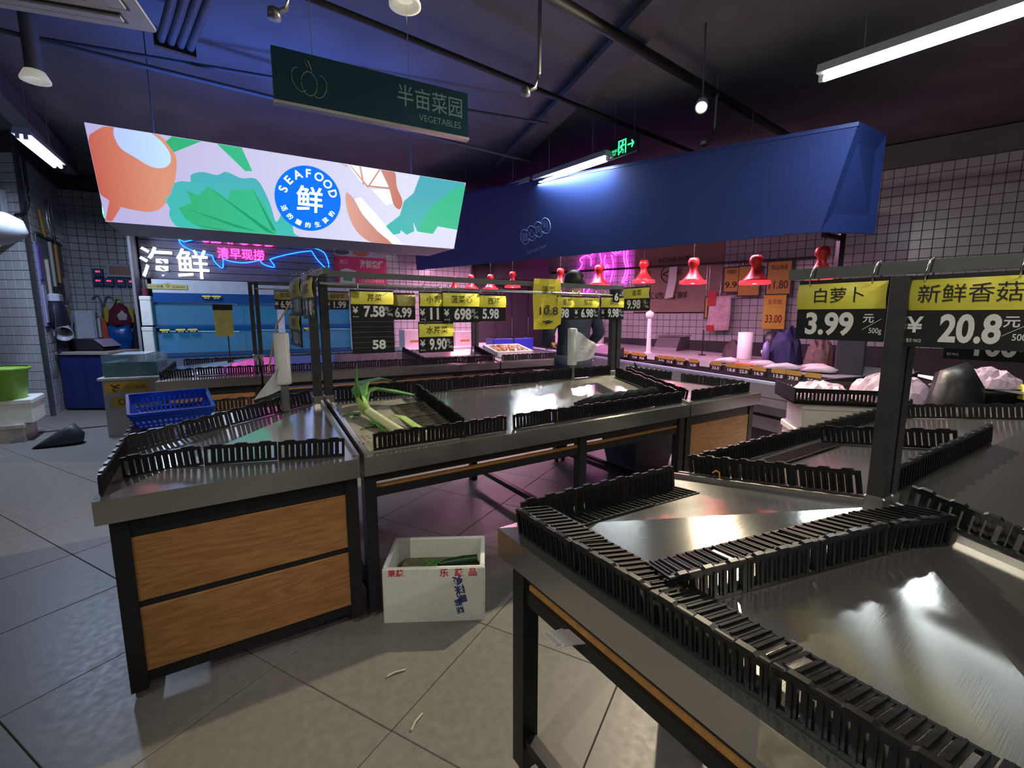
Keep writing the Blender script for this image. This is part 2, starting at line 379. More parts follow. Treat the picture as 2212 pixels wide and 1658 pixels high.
def spot_lamp(p, label, aim, pw, col, lit=True, angle=150, name='track_spotlight'):
    d = (Vector(aim) - Vector(p)).normalized(); q = d.to_track_quat('-Z', 'Y')
    t = thing(name, label, 'light', Matrix.Translation(Vector(p)) @ q.to_matrix().to_4x4())
    MB().lathe([(.02, .13), (.045, .12), (.05, .0), (.044, -.005), (.04, .02), (.0, .03)], 20).build('can', mat('spot_can', (.5, .5, .48), .4), t)
    MB().lathe([(.0, .012), (.038, .012)], 20).build('lens', glow('warm_lens', (1., .93, .78), 30) if lit else WHITE, t)
    inv = t.matrix_world.inverted(); top = inv @ Vector((p[0], p[1], 3.62))
    MB().tube([(0, 0, .12), tuple(top)], .007, 6).build('stem', DUCT, t)
    if lit: light('spot_lamp', 'SPOT', t, (0, 0, -.02), pw, col, .035, spot=angle, blend=.5)
    return t
spot_lamp((1.523, 4.046, 3.0), 'lit warm spotlight glaring under the ceiling above the blue awning', (.2, 1.2, .6), PW_SPOT, (1., .86, .60))
spot_lamp((-1.7, -.9, 3.0), 'added warm spotlight behind the camera on the left brightening the near cards', (.9, 1.4, 1.1), 120, (1., .92, .76), angle=80)  # extra unseen spot, put in to brighten the yellow cards
spot_lamp((2.9, .6, 3.1), 'warm spotlight behind the camera over the near stand', (.9, .9, .8), PW_BACK, (1., .89, .68), angle=110)
def pendant_hook(p, label):
    t = thing('spotlight_bracket', label, 'bracket', Matrix.Translation(p))
    MB().tube([(0, 0, 3.62 - p[2]), (0, 0, .12), (-.03, 0, .02), (-.09, 0, .0)], .014, 8).build('arm', mat('bracket_grey', (.22, .22, .23), .35, .6), t)
    MB().lathe([(.0, 0), (.03, .0), (.035, -.05), (.0, -.05)], 12, M=T(-.1, 0, .02)).build('cup', mat('bracket_grey2', (.3, .3, .31), .35, .6), t)
pendant_hook((.20, 3.72, 2.98), 'small unlit bent ceiling bracket right of the green sign')
pendant_hook((1.93, 4.75, 2.98), 'thin hooked pipe bracket below the lit spotlight')
pendant_hook((-1.2, 2.82, 2.98), 'small chrome ceiling nozzle left of the wires of the green sign')
for p, lb in (((-.577, 2.793, 3.0), 'pale round downlight at the top centre of the ceiling'), ((-3.393, 3.61, 3.0), 'pale round downlight at upper left above the seafood banner')):
    t = thing('downlight', lb, 'light', Matrix.Translation(p))
    MB().lathe([(.045, .03), (.062, .0), (.085, -.004), (.085, .01), (.06, .06), (.0, .06)], 24).build('ring', mat('downlight_ring', (.62, .62, .52), .5, emit=(1., .97, .8), es=.22), t)
    MB().lathe([(.0, .03), (.045, .03)], 24).build('reflector', glow('downlight_reflector', (1., .97, .8), .35), t)
    MB().cyl((0, 0, .05), .05, 3.62 - p[2] - .05, 12).build('can', DUCT, t)
# air conditioner cassette
ac = thing('air_conditioner', 'white square ceiling air conditioner cassette cut off at the top left corner', 'air conditioner', frame((-2.102, 3.045, 3.0), 251))
WAC = mat('ac_white', (.55, .58, .60), .5)
MB().bbox(0, .98, 0, .98, .0, .03, .015).build('panel', WAC, ac)
MB().box(.24, .74, .24, .74, -.012, .0).build('grille', mat('ac_grille', (.30, .31, .33), .6), ac)
for k in range(9): MB().box(.26, .72, .26 + k * .053, .285 + k * .053, -.018, -.012).build('grille_slat', WAC, ac)
for (x0, x1, y0, y1) in ((.12, .86, .06, .16), (.12, .86, .82, .92), (.06, .16, .2, .78), (.82, .92, .2, .78)):
    MB().box(x0, x1, y0, y1, -.004, .0).build('louvre_slot', BLACKM, ac); MB().box(x0 + .01, x1 - .01, y0 + .03, y1 - .02, -.016, -.004).build('louvre', WAC, ac)
MB().box(.08, .9, .08, .9, .03, .62).build('body', DUCT, ac)
# exit sign
ex = thing('exit_sign', 'dark running man exit sign with green arrow hanging by the central tube light', 'sign', frame((1.072, 5.406, 3.085), 146))
GREEN = glow('exit_green', (.05, .85, .30), 1.6)
MB().box(0, .39, -.01, .012, -.07, .11).build('plate', mat('exit_black', (.012, .03, .022), .4), ex)
MB().box(0, .39, -.016, -.010, -.08, -.07).build('rim', ALU, ex)
m_ = MB()
for (x0, x1, z0, z1) in ((.125, .14, -.05, .09), (.125, .235, .078, .09), (.222, .235, -.05, .09)): m_.box(x0, x1, -.013, -.010, z0, z1)
m_.build('door_symbol', GREEN, ex)
m_ = MB(); m_.lathe([(0, -.0015), (.012, -.0015), (.012, .0015), (0, .0015)], 12, M=T(.188, -.0125, .062) @ Matrix.Rotation(R(90), 4, 'X'))
for pts in ([(.182, .048), (.176, .0)], [(.18, .04), (.158, .03), (.152, .01)], [(.183, .042), (.205, .028), (.212, .04)], [(.176, .002), (.2, -.015), (.192, -.045)], [(.176, .002), (.165, -.025), (.145, -.03)]):
    m_.tube([(x, -.0125, z) for x, z in pts], .006, 6)
m_.build('running_man', GREEN, ex)
m_ = MB(); m_.box(.255, .32, -.013, -.010, .012, .026); m_.poly([(.315, -.02), (.345, .019), (.315, .058), (.305, .05), (.325, .019), (.305, -.012)], -.013, -.010); m_.build('arrow', GREEN, ex)
text(ex, '安全出口', .032, .065, .005, GREEN, -.0125, .01); text(ex, 'EXIT', .03, .065, -.03, GREEN, -.0125, .01)
for x in (.06, .33): MB().tube([(x, 0, .11), (x, 0, .535)], .004, 5).build('rod', CHROME, ex)

# ------------------------------------------------------------------ hanging green sign
vs = thing('hanging_sign', 'dark green hanging sign with pumpkin outline and VEGETABLES lettering', 'sign', frame((-1.176, 2.491, 2.4), 60.7))
MB().box(0, 1.04, -.012, .02, .0, .245).build('board', mat('dark_green_board', (.006, .062, .092), .55, 0, .06), vs)
MB().box(-.005, 1.045, -.018, .026, -.014, .0).build('bottom_rail', ALU, vs)
LT = mat('pale_green_lettering', (.30, .48, .46), .6)
text(vs, '半亩菜园', .118, .81, .155, LT, -.0135, .004, fit=.385); text(vs, 'VEGETABLES', .05, .865, .058, LT, -.0135, .0, fit=.255)
pk = MB()
def ring(cx, cz, rx, rz, rot=0, n=28, a0=0, a1=360):
    out = []
    for i in range(n + (0 if a1 - a0 == 360 else 1)):
        a = R(a0 + (a1 - a0) * i / n); x = rx * math.cos(a); z = rz * math.sin(a)
        out.append((cx + x * math.cos(rot) - z * math.sin(rot), -.014, cz + x * math.sin(rot) + z * math.cos(rot)))
    return out
pk.tube(ring(.165, .105, .037, .056), .0022, 5, True); pk.tube(ring(.12, .115, .034, .055, .25, a0=75, a1=300), .0022, 5); pk.tube(ring(.212, .10, .034, .055, -.25, a0=-120, a1=105), .0022, 5)
pk.tube([(.155, -.014, .16), (.162, -.014, .178), (.15, -.014, .20), (.152, -.014, .212), (.165, -.014, .21), (.172, -.014, .19), (.18, -.014, .17), (.178, -.014, .158)], .0022, 5)
pk.build('pumpkin_outline', LT, vs)
for x in (.19, .69): MB().tube([(x, 0, .245), (x - .01, 0, 1.22)], .0022, 5).build('hanging_wire', CHROME, vs)

# ------------------------------------------------------------------ lit seafood banner box
BM = frame((-3.077, 3.682, 2.05), 58.93) @ Matrix.Scale(.8235, 4)
bn = thing('seafood_banner', 'long lit seafood banner box with onion, seaweed and round blue emblem', 'banner', BM)
BL = 3.478; tx = .384; tz = .726; bh = math.hypot(tx, tz)
# local frame of the leaning face: X along, Z up the face
FMt = Matrix((Vector((1, 0, 0)), Vector((0, tz / bh, tx / bh)), Vector((0, -tx / bh, tz / bh)))).transposed().to_4x4()
BASEG = grad_emit('banner_base', (.42, .38, .66), (.66, .68, .86), .95, 'X', 0, 2.6, .02)
bodyM = mat('banner_casing', (.16, .17, .22), .5)
MB().add([(0, 0, 0), (BL, 0, 0), (BL, .9, 0), (0, .9, 0), (0, -tx, tz), (BL, -tx, tz), (BL, .9, tz), (0, .9, tz)], [(0, 3, 2, 1), (4, 5, 6, 7), (1, 2, 6, 5), (2, 3, 7, 6), (3, 0, 4, 7), (0, 1, 5, 4)]).build('casing', bodyM, bn)
face = MB().box(0, BL, -.006, -.001, 0, bh).build('lit_face', BASEG, bn, FMt)
def prt(pts, m, lay, name='print', hole=None):
    return MB().poly([(max(.002, min(BL - .002, x)), max(.002, min(bh - .002, z))) for x, z in pts], -.006 - .0012 * lay, -.006).build(name, m, face)
ORG = grad_emit('print_orange', (.52, .10, .075), (.66, .27, .17), .9, 'X', .0, .45, .05)
prt(smooth_loop([(.17, .84), (-.02, .68), (-.03, .45), (-.01, .27), (.07, .19), (.13, .15), (.24, .13), (.35, .13), (.45, .19), (.55, .38), (.6, .59), (.59, .7), (.54, .78), (.45, .84), (.33, .86)]), ORG, 1, 'onion_print'); prt([(.06, .20), (-.01, .01), (.05, .01), (.14, .16)], ORG, 1, 'onion_print')
prt(smooth_loop([(.2, .83), (.18, .76), (.21, .66), (.3, .6), (.4, .54), (.49, .54), (.55, .59), (.56, .67), (.52, .75), (.44, .82), (.33, .835), (.26, .835)]), grad_emit('print_pale_blue', (.36, .46, .95), (.42, .62, 1.0), 1.1, 'X', .2, .6, .0), 2, 'highlight_print')
GRN = grad_emit('print_green', (.012, .42, .17), (.02, .52, .28), .85, 'X', .5, 1.4, .02); TEAL = grad_emit('print_teal', (.05, .42, .50), (.03, .52, .44), .85, 'Z', .6, .0, .05)
prt([(.59, .835), (.81, .825), (.59, .69), (.54, .77)], GRN, 2, 'leaf_print'); prt([(.93, .835), (1.13, .835), (1.21, .62), (1.15, .61)], GRN, 1, 'leaf_print')
prt(smooth_loop([(.73, 0), (.55, 0), (.49, .1), (.5, .18), (.47, .27), (.53, .32), (.53, .39), (.61, .44), (.69, .45), (.7, .51), (.79, .55), (.91, .54), (.99, .58), (1.11, .54), (1.24, .55), (1.32, .42), (1.37, .28), (1.41, .14), (1.48, .25), (1.54, .22), (1.58, .04), (1.57, 0)]), TEAL, 1, 'seaweed_print')
prt([(.75, 0), (.62, .09), (.57, .19), (.68, .25), (.65, .36), (.74, .33), (.83, .42), (.91, .38), (.98, .32), (1.02, .42), (1.13, .43), (1.21, .45), (1.32, .28), (1.41, 0)], GRN, 2, 'seaweed_print')
DGR = glow('print_dark_green', (.01, .26, .13), .9)
for v in ([(.83, .42), (1.4, .01), (1.31, .03)], [(.64, .19), (1.24, .02), (1.03, .05)], [(1.2, .46), (1.41, .04), (1.37, .05)], [(.63, .05), (1.02, .004), (.91, .004)]): prt(v, DGR, 3, 'vein_print')
SAL = grad_emit('print_salmon', (.70, .36, .30), (.52, .17, .13), .9, 'X', 2.1, 2.7, .08)
prt(smooth_loop([(2.45, .835), (2.6, .83), (2.65, .66), (2.73, .52), (2.71, .42), (2.63, .47), (2.56, .65)]), SAL, 2, 'orange_rind_print')
PALE = grad_emit('print_pale', (.62, .78, .82), (.9, .98, .96), 1.1, 'X', 2.1, 2.6, .0)
prt([(2.1, .83), (2.45, .835), (2.55, .65), (2.37, .62), (2.24, .67)], PALE, 1, 'orange_slice_print'); prt([(2.37, .6), (2.56, .62), (2.63, .48), (2.55, .45)], PALE, 1, 'orange_slice_print')
for a, b in (((2.12, .83), (2.33, .62)), ((2.23, .83), (2.28, .64)), ((2.44, .83), (2.33, .62)), ((2.31, .63), (2.58, .64)), ((2.02, .83), (2.10, .80))):
    dx, dz = b[0] - a[0], b[1] - a[1]; l = math.hypot(dx, dz); nx, nz = -dz / l * .009, dx / l * .009
    prt([(a[0] + nx, a[1] + nz), (a[0] - nx, a[1] - nz), (b[0] - nx, b[1] - nz), (b[0] + nx, b[1] + nz)], SAL, 3, 'segment_line_print')
prt(smooth_loop([(2.1, .53), (2.19, .47), (2.29, .32), (2.48, .14), (2.67, 0), (2.42, 0), (2.23, .13), (2.12, .35)]), SAL, 1, 'salmon_print')
prt([(2.19, .47), (2.29, .32), (2.48, .14), (2.67, .0), (2.80, .0), (2.62, .16), (2.42, .36), (2.26, .50)], PALE, 1, 'salmon_print')
prt([(2.9, .82), (3.47, .82), (3.476, .25), (3.21, .27), (3.16, .17), (2.96, .18), (2.89, .29), (2.92, .18), (2.83, .13), (2.75, .18), (2.75, .14), (2.65, .11), (2.56, .2), (2.72, .35), (2.75, .52), (2.85, .62)], TEAL, 1, 'lettuce_print')
prt([(3.476, .79), (3.476, .25), (3.21, .27), (3.16, .17), (2.96, .18), (3.08, .48), (3.34, .74)], GRN, 2, 'lettuce_print')
BLU = glow('emblem_blue', (.0, .13, .85), 1.0); WHG = glow('emblem_white', (.85, .95, 1.0), 1.25)
emb = MB().poly([(1.725 + .325 * math.cos(2 * math.pi * i / 56), .412 + .335 * math.sin(2 * math.pi * i / 56)) for i in range(56)], -.0115, -.006).build('emblem', BLU, face)
text(emb, '鲜', .3, 1.735, .415, WHG, -.0125, .016, fit=.26, hfit=.27)
def arc_text(s, r, a0, a1, size, up=True, bold=.02):
    for i, ch in enumerate(s):
        a = R(a0 + (a1 - a0) * i / (len(s) - 1)); x = 1.725 + r * math.cos(a); z = .412 + r * 1.03 * math.sin(a)
        rot = (a - math.pi / 2) if up else (a + math.pi / 2)
        text(emb, ch, size, 0, 0, WHG, -.0125, bold, M=T(x, 0, z) @ Matrix.Rotation(-rot, 4, 'Y'))
arc_text('SEAFOOD', .255, 163, 20, .115); arc_text('活的蹦的生猛的', .262, 205, 333, .062, False, .015)
for x in (.4, BL - .4): MB().tube([(x, .4, tz), (x, .4, 1.90)], .006, 6).build('hanging_rod', DUCT, bn)
MB().box(.05, BL - .05, .2, .3, tz, tz + .02).build('added_blue_strip', glow('added_strip_blue', (.12, .22, 1.), 3.), bn)  # invented glowing strip, out of view, added to turn the ceiling blue
light('added_blue_light', 'AREA', bn, (BL / 2, .25, tz + .03), 18, (.10, .23, 1.), BL * .8, .1, rot=(math.pi, 0, 0))  # added upward light for the blue on the ceiling

# ------------------------------------------------------------------ blue awning over the butcher counter
aw = thing('blue_awning', 'large blue butcher shop awning sloping above the pink counter', 'awning', Matrix.Identity(4))
AB = mat('awning_blue', (.020, .042, .19), .5, 0, .05, 2)
aBL, aBR, aBE = Vector((-1.655, 8.316, 2.12)), Vector((2.62, 4.12, 2.05)), Vector((3.173, 4.235, 2.05))
aTL, aTR, aTE = Vector((-1.64, 7.99, 3.18)), Vector((2.63, 3.795, 2.80)), Vector((3.04, 4.05, 2.80))
back = Vector((.55, .66, 0))
fp = MB(); nu, nv = 24, 8; mid0 = lambda s, t: (aBL.lerp(aBR, s)).lerp(aTL.lerp(aTR, s), t)
fv = [mid0(i / nu, j / nv) for i in range(nu + 1) for j in range(nv + 1)]; fb_ = [v + back * .03 for v in fv]; kk = len(fv); q_ = lambda i, j: i * (nv + 1) + j
fp.add(fv + fb_, [(q_(i, j), q_(i + 1, j), q_(i + 1, j + 1), q_(i, j + 1)) for i in range(nu) for j in range(nv)] + [(kk + q_(i, j + 1), kk + q_(i + 1, j + 1), kk + q_(i + 1, j), kk + q_(i, j)) for i in range(nu) for j in range(nv)], smooth=True)
fp.build('front_panel', AB, aw)
MB().add([aBR, aBE, aTE, aTR, aBR + Vector((-.01, .03, 0)), aBE + Vector((-.01, .03, 0)), aTE + Vector((-.01, .03, 0)), aTR + Vector((-.01, .03, 0))], [(0, 1, 2, 3), (7, 6, 5, 4), (0, 4, 5, 1), (2, 6, 7, 3), (1, 5, 6, 2), (0, 3, 7, 4)]).build('end_panel', AB, aw)
MB().add([aTL, aTR, aTR + back * 2.3, aTL + back * 2.3, aTL + Vector((0, 0, -.03)), aTR + Vector((0, 0, -.03)), aTR + back * 2.3 + Vector((0, 0, -.03)), aTL + back * 2.3 + Vector((0, 0, -.03))], [(0, 1, 2, 3), (7, 6, 5, 4), (0, 4, 5, 1), (2, 6, 7, 3), (1, 5, 6, 2), (0, 3, 7, 4)]).build('top_screen_panel', AB, aw)  # unseen top carried far back to keep pink light off the ceiling
fr_ = MB(); fr_.beam(aBE + Vector((-.12, .25, .04)), aBE + Vector((-.12, .25, -.38)), .05, .05, (1, 0, 0)); fr_.build('frame_post', BLACKM, aw)
fr_ = MB(); fr_.beam(aBR + back * .25 + Vector((0, 0, .0)), aBE + Vector((-.12, .25, 0)), .04, .04); fr_.build('frame_bar', BLACKM, aw)
# emblem on the awning: four linked ovals with lettering
ax = (aBR - aBL).normalized(); mid = lambda s, t: (aBL.lerp(aBR, s)).lerp(aTL.lerp(aTR, s), t)
o0 = mid(0.46, 0.36); ux = (mid(0.46 + .04, 0.36) - o0).normalized(); uz = (mid(0.46, 0.36 + .2) - o0).normalized(); uy = uz.cross(ux).normalized(); uz = ux.cross(uy).normalized()
AEM = Matrix.Translation(o0 - uy * .022) @ Matrix((ux, uy, uz)).transposed().to_4x4()
PB_ = mat('awning_print', (.22, .34, .72), .6)
em = MB()
em.build if False else None
def scal(n=4, w=.125, h=.15):
    out = []
    for k in range(n):
        for i in range(9):
            a = R(180 - (0 if k == 0 else 35) - (180 - (0 if k == 0 else 35) - (35 if k < n - 1 else 0)) * i / 8); out.append((k * w + w * .62 * math.cos(a), k * .035 + h * .62 * math.sin(a)))
    for k in range(n - 1, -1, -1):
        for i in range(9):
            a = R(0 - (0 if k == n - 1 else 35) - (180 - (0 if k == n - 1 else 35) - (35 if k > 0 else 0)) * i / 8); out.append((k * w + w * .62 * math.cos(a), k * .035 + h * .62 * math.sin(a)))
    return out
em.tube([(x - .19, -.004, z - .05) for x, z in scal()], .0035, 5, True); em.build('emblem_outline', PB_, aw, AEM)
for k, ch in enumerate('放心肉号'):
    o = text(aw, ch, .12, -.19 + k * .125, -.05 + k * .035, PB_, -.002, .008); o.matrix_local = AEM
o = text(aw, 'BUTCHER SHOP', .05, -.06, -.215, PB_, -.002, .0, M=Matrix.Rotation(R(-12), 4, 'Y')); o.matrix_local = AEM

# ================================================================== produce stands (hipped steel tops on black frames)
class Stand:
    def __init__(s, O, deg, sgn, L, w, hip, z0, zr): s.M = frame(O, deg); s.sgn = sgn; s.L = L; s.w = w; s.hip = hip; s.z0 = z0; s.zr = zr
    def zs(s, u, v):
        k = min(v / s.w, (2 * s.w - v) / s.w, u / s.hip, (s.L - u) / s.hip, 1); return s.z0 + (s.zr - s.z0) * k
    def at(s, u, v, dz=0): return s.M @ Vector((u, s.sgn * v, s.zs(u, v) + dz))
    def nrm(s, u, v):
        e = .01; a = s.at(u + e, v) - s.at(u - e, v); b = s.at(u, v + e) - s.at(u, v - e); n = a.cross(b)
        if n.z < 0: n = -n
        return n.normalized()
AP = .082
def stand_unit(st, u0, u1, end, label, wood=False, shelf=False, strip=True, mid_legs=(), name='produce_stand', lips=(), group=None, backwood=False):
    """one steel-topped unit between u0 and u1; end = 'L', 'R' or None for a hipped end"""
    t = thing(name, label, 'display stand', st.M @ T(u0, 0, 0), group)
    W = u1 - u0; w = st.w; z0, zr = st.z0, st.zr; zb = z0 - AP; g = st.sgn; P = lambda u, v, z: (u, g * v, z)
    mb = MB()
    if end == 'L': out = [P(0, 0, z0), P(W, 0, z0), P(W, w, zr), P(W, 2 * w, z0), P(0, 2 * w, z0)]; fac = [(0, 1, 2), (0, 2, 4), (2, 3, 4)]
    elif end == 'R': out = [P(0, 0, z0), P(W, 0, z0), P(W, 2 * w, z0), P(0, 2 * w, z0), P(0, w, zr)]; fac = [(0, 1, 4), (1, 2, 4), (2, 3, 4)]
    else: out = [P(0, 0, z0), P(W, 0, z0), P(W, w, zr), P(W, 2 * w, z0), P(0, 2 * w, z0), P(0, w, zr)]; fac = [(0, 1, 2, 5), (5, 2, 3, 4)]
    n = len(out); low = [(x, y, zb) for x, y, z in out]
    mb.add(out + low, fac + [(i, (i + 1) % n, n + (i + 1) % n, n + i) for i in range(n)] + [tuple(range(2 * n - 1, n - 1, -1))])
    mb.build('steel_top', STEEL, t)
    # upturned lips along the joints to neighbouring units
    for side in lips:
        x = .006 if side == 'L' else W - .006
        for a, b in ((0, w), (w, 2 * w)):
            za, zb_ = st.zs(st.hip if end else st.hip + .1, a) if 0 < a < 2 * w else z0, 0
            A = P(x, a, z0 if a in (0, 2 * w) else zr); B = P(x, b, z0 if b in (0, 2 * w) else zr)
            m2 = MB(); m2.beam((A[0], A[1], A[2] + .006), (B[0], B[1], B[2] + .006), .012, .024); m2.build('joint_lip', ALU, t)
    # black tube frame
    ys = [P(0, .06, 0)[1], P(0, 2 * w - .06, 0)[1]]
    xs = [.055 if end == 'L' else .03, W - (.055 if end == 'R' else .03)]
    for x in xs:
        for y in ys: MB().box(x - .026, x + .026, y - .026, y + .026, 0.03, zb).build('leg', BLACKM, t); MB().cyl((x, y, 0), .018, .035, 10).build('foot', mat('grey_foot', (.12, .11, .10), .6), t)
    for xm in mid_legs:
        for y in ys: MB().box(xm - .026, xm + .026, y - .026, y + .026, .0, zb).build('leg', BLACKM, t)
    for y in ys:
        MB().box(xs[0], xs[1], y - .018, y + .018, zb - (.085 if wood else .045), zb - .002).build('top_rail', BLACKM, t)
        MB().box(xs[0], xs[1], y - .018, y + .018, zb - .115, zb - .078).build('lower_rail', BLACKM, t)
        if strip: MB().box(xs[0] + .02, xs[1] - .02, y - .006, y + .006, zb - .078, zb - .064).build('wood_strip', WOODEDGE, t)
    for x in xs + list(mid_legs):
        MB().box(x - .018, x + .018, min(ys), max(ys), .10, .135).build('stretcher', BLACKM, t)
        MB().box(x - .018, x + .018, min(ys), max(ys), zb - .045, zb - .002).build('cross_rail', BLACKM, t)
    if end:
        xe = xs[0] if end == 'L' else xs[1]
        MB().box(xe - .018, xe + .018, min(ys), max(ys), zb - .115, zb - .078).build('lower_rail', BLACKM, t)
        if strip: MB().box(xe - .006, xe + .006, min(ys) + .02, max(ys) - .02, zb - .078, zb - .064).build('wood_strip', WOODEDGE, t)
    if wood:
        zt = zb - .075; zm = .35
        for yi, (y, d) in enumerate(((ys[0], -g), (ys[1], g))):
            if yi == 1 and not backwood: continue
            yo = y + d * .012
            MB().box(xs[0], xs[1], y - .015, y + .015, .05, .10).build('bottom_rail', BLACKM, t)
            MB().box(xs[0], xs[1], y - .015, y + .015, zm - .018, zm + .018).build('middle_rail', BLACKM, t)
            a, b = sorted((y - d * .01, yo + d * .008))
            for z_0, z_1 in ((zm + .013, zt), (.095, zm - .013)): MB().bbox(xs[0] + .022, xs[1] - .022, a, b, z_0, z_1, .004).build('wood_panel', WOOD, t)
    return t
CI = Stand((-1.345, 1.423), 57, 1, 3.88, .72, .85, .757, .885)
NI = Stand((-.04, 1.242), 57, -1, 4.0, .62, .77, .757, .865)
BI = Stand((-3.184, 4.129), 60, 1, 4.6, .72, .84, .757, .885)
stand_unit(CI, 0, .845, 'L', 'hipped steel end stand with two orange wood panels at left front', wood=True, lips=('R',), strip=False)
stand_unit(CI, .865, 3.025, None, 'long middle steel stand holding the leek, open black legs below', lips=('L', 'R'), mid_legs=(1.25,))
stand_unit(CI, 3.04, 3.88, 'R', 'steel end stand with wood panel next to the pink butcher counter', wood=True, lips=('L',), strip=False)
stand_unit(NI, 0, .765, 'L', 'nearest hipped steel end stand in the right foreground', lips=('R',))
stand_unit(NI, .785, 3.0, None, 'dark steel stand behind the near post at right', lips=('L', 'R'), mid_legs=(1.1,))
stand_unit(BI, 0, .835, 'L', 'steel end stand in front of the blue fish tanks', lips=('R',), wood=True, backwood=False, strip=False)
stand_unit(BI, .855, 3.5, None, 'long steel stand of the rear row behind the price cards', lips=('L', 'R'), mid_legs=(1.3,))
stand_unit(BI, 3.52, 4.6, 'R', 'rear steel end stand carrying the tray of ginger', lips=('L',), strip=False)

# ------------------------------------------------------------------ black grille guards that fence the trays
_gm = {}
ORD = ['first', 'second', 'third', 'fourth', 'fifth', 'sixth', 'seventh', 'eighth', 'ninth', 'tenth', 'eleventh', 'twelfth', 'thirteenth', 'fourteenth', 'fifteenth', 'sixteenth', 'seventeenth', 'eighteenth', 'nineteenth', 'twentieth', 'twenty-first', 'twenty-second', 'twenty-third', 'twenty-fourth', 'twenty-fifth', 'twenty-sixth', 'twenty-seventh', 'twenty-eighth', 'twenty-ninth', 'thirtieth']
def grille_mesh(L, foot, h=.074):
    k = (round(L, 3), bool(foot), h)
    if k in _gm: return _gm[k]
    mb = MB(); t = .0045
    mb.box(0, L, -t, t, 0, .009); mb.box(0, L, -t, t, h - .013, h)
    for x in (0, L - .009): mb.box(x, x + .009, -t, t, .009, h - .013)
    n = max(4, int(round((L - .018) / .0205))); p = (L - .018) / n
    for i in range(1, n): x = .009 + i * p; mb.box(x - .0078, x + .0078, -t * .8, t * .8, .009, h - .013)
    for i in range(0, n + 1): x = .009 + i * p; mb.box(x - .0022, x + .0022, -t * 1.6, t * 1.6, .006, h - .01)
    nb = 3
    for i in range(nb):
        c = L * (i + .5) / nb; bw = L / nb * .30
        mb.poly([(c - bw, h - .001), (c + bw, h - .001), (c + bw - .008, h + .005), (c - bw + .008, h + .005)], -t * 1.2, t * 1.2)
    up = mb.mesh('upright_grille', BLACKP); ft = None
    if foot:
        f = MB(); D = .105
        f.box(0, L, -t, .016, 0, .006); f.box(0, L, D - .010, D, 0, .006)
        for x in (0, L - .008): f.box(x, x + .008, .016, D - .010, 0, .006)
        for i in range(1, n): x = .009 + i * p; f.box(x - .0092, x + .0092, .016, D - .010, 0, .005)
        for i in range(0, n + 1): x = .009 + i * p; f.box(x - .002, x + .002, .012, D - .006, .003, .0095)
        ft = f.mesh('foot_grille', BLACKP)
    _gm[k] = (up, ft); return _gm[k]
def guards(st, p0, p1, where, frm, group, foot=0, lean=0., h=.074, target=.24, dz=.0, top=False):
    """run of guard panels from (u0,v0) to (u1,v1) on the stand's surface; foot = +1/-1 side of the flange, top = flange at the upper edge"""
    A = st.at(*p0); B = st.at(*p1); n = max(1, round((B - A).length / target)); out = []
    for i in range(n):
        q0 = [p0[k] + (p1[k] - p0[k]) * i / n for k in (0, 1)]; q1 = [p0[k] + (p1[k] - p0[k]) * (i + 1) / n for k in (0, 1)]
        a = st.at(*q0); b = st.at(*q1); x = (b - a).normalized()
        mu = [(q0[k] + q1[k]) / 2 for k in (0, 1)]
        z = (st.nrm(*mu) * .75 + Vector((0, 0, .25))) if foot else Vector((0, 0, 1))
        z = (z - x * z.dot(x)).normalized(); y = z.cross(x)
        L = (b - a).length - .003
        if foot < 0: a = b; x = -x; y = -y
        M = Matrix.Translation(a + Vector((0, 0, .002 + dz))) @ Matrix((x, y, z)).transposed().to_4x4() @ Matrix.Rotation(R(lean + random.uniform(-2., 2.)), 4, 'X') @ Matrix.Rotation(R(random.uniform(-.6, .6)), 4, 'Y')
        up, ft = grille_mesh(L, foot, h)
        label = 'black grille guard ' + where + (', %s from %s' % (ORD[i], frm) if n > 1 else '')
        if foot:
            t = thing('grille_guard', label, 'fence panel', M, group)
            put('upright_grille', up, t); put('flange_grille', ft, t, (T(0, 0, h - .006) @ Matrix.Rotation(R(-17), 4, 'X')) if top else Matrix.Rotation(R(1.5), 4, 'X')); out.append(t)
        else:
            o = put('grille_guard', up); o.matrix_world = M; tag(o, label, 'fence panel', group); out.append(o)
    return out
DUSTM = mat('dusty_black_plastic', (.075, .068, .052), .6, 0, .5, 50)
def mats_(st, p0, p1, label, frm, group, side=1, target=.21, dz=.004, D=1.0, dusty=False):
    A = st.at(*p0); B = st.at(*p1); n = max(1, round((B - A).length / target))
    for i in range(n):
        q0 = [p0[k] + (p1[k] - p0[k]) * i / n for k in (0, 1)]; q1 = [p0[k] + (p1[k] - p0[k]) * (i + 1) / n for k in (0, 1)]
        a = st.at(*q0); b = st.at(*q1); x = (b - a).normalized(); z = st.nrm((q0[0] + q1[0]) / 2, (q0[1] + q1[1]) / 2); z = (z - x * z.dot(x)).normalized()
        if side < 0: a = b; x = -x
        y = z.cross(x); L = (b - a).length if side > 0 else (st.at(*q1) - st.at(*q0)).length
        up, ft = grille_mesh(L - .003, True)
        if dusty: ft = ft.copy(); ft.materials[0] = DUSTM
        o = put('grille_mat', ft); o.matrix_world = Matrix.Translation(a + z * dz) @ Matrix((x, y, z)).transposed().to_4x4() @ Matrix.Rotation(R(random.uniform(0, 2)), 4, 'X') @ Matrix.Diagonal((1, D, 1, 1)); tag(o, label + ', %s from %s' % (ORD[i], frm), 'mat', group)
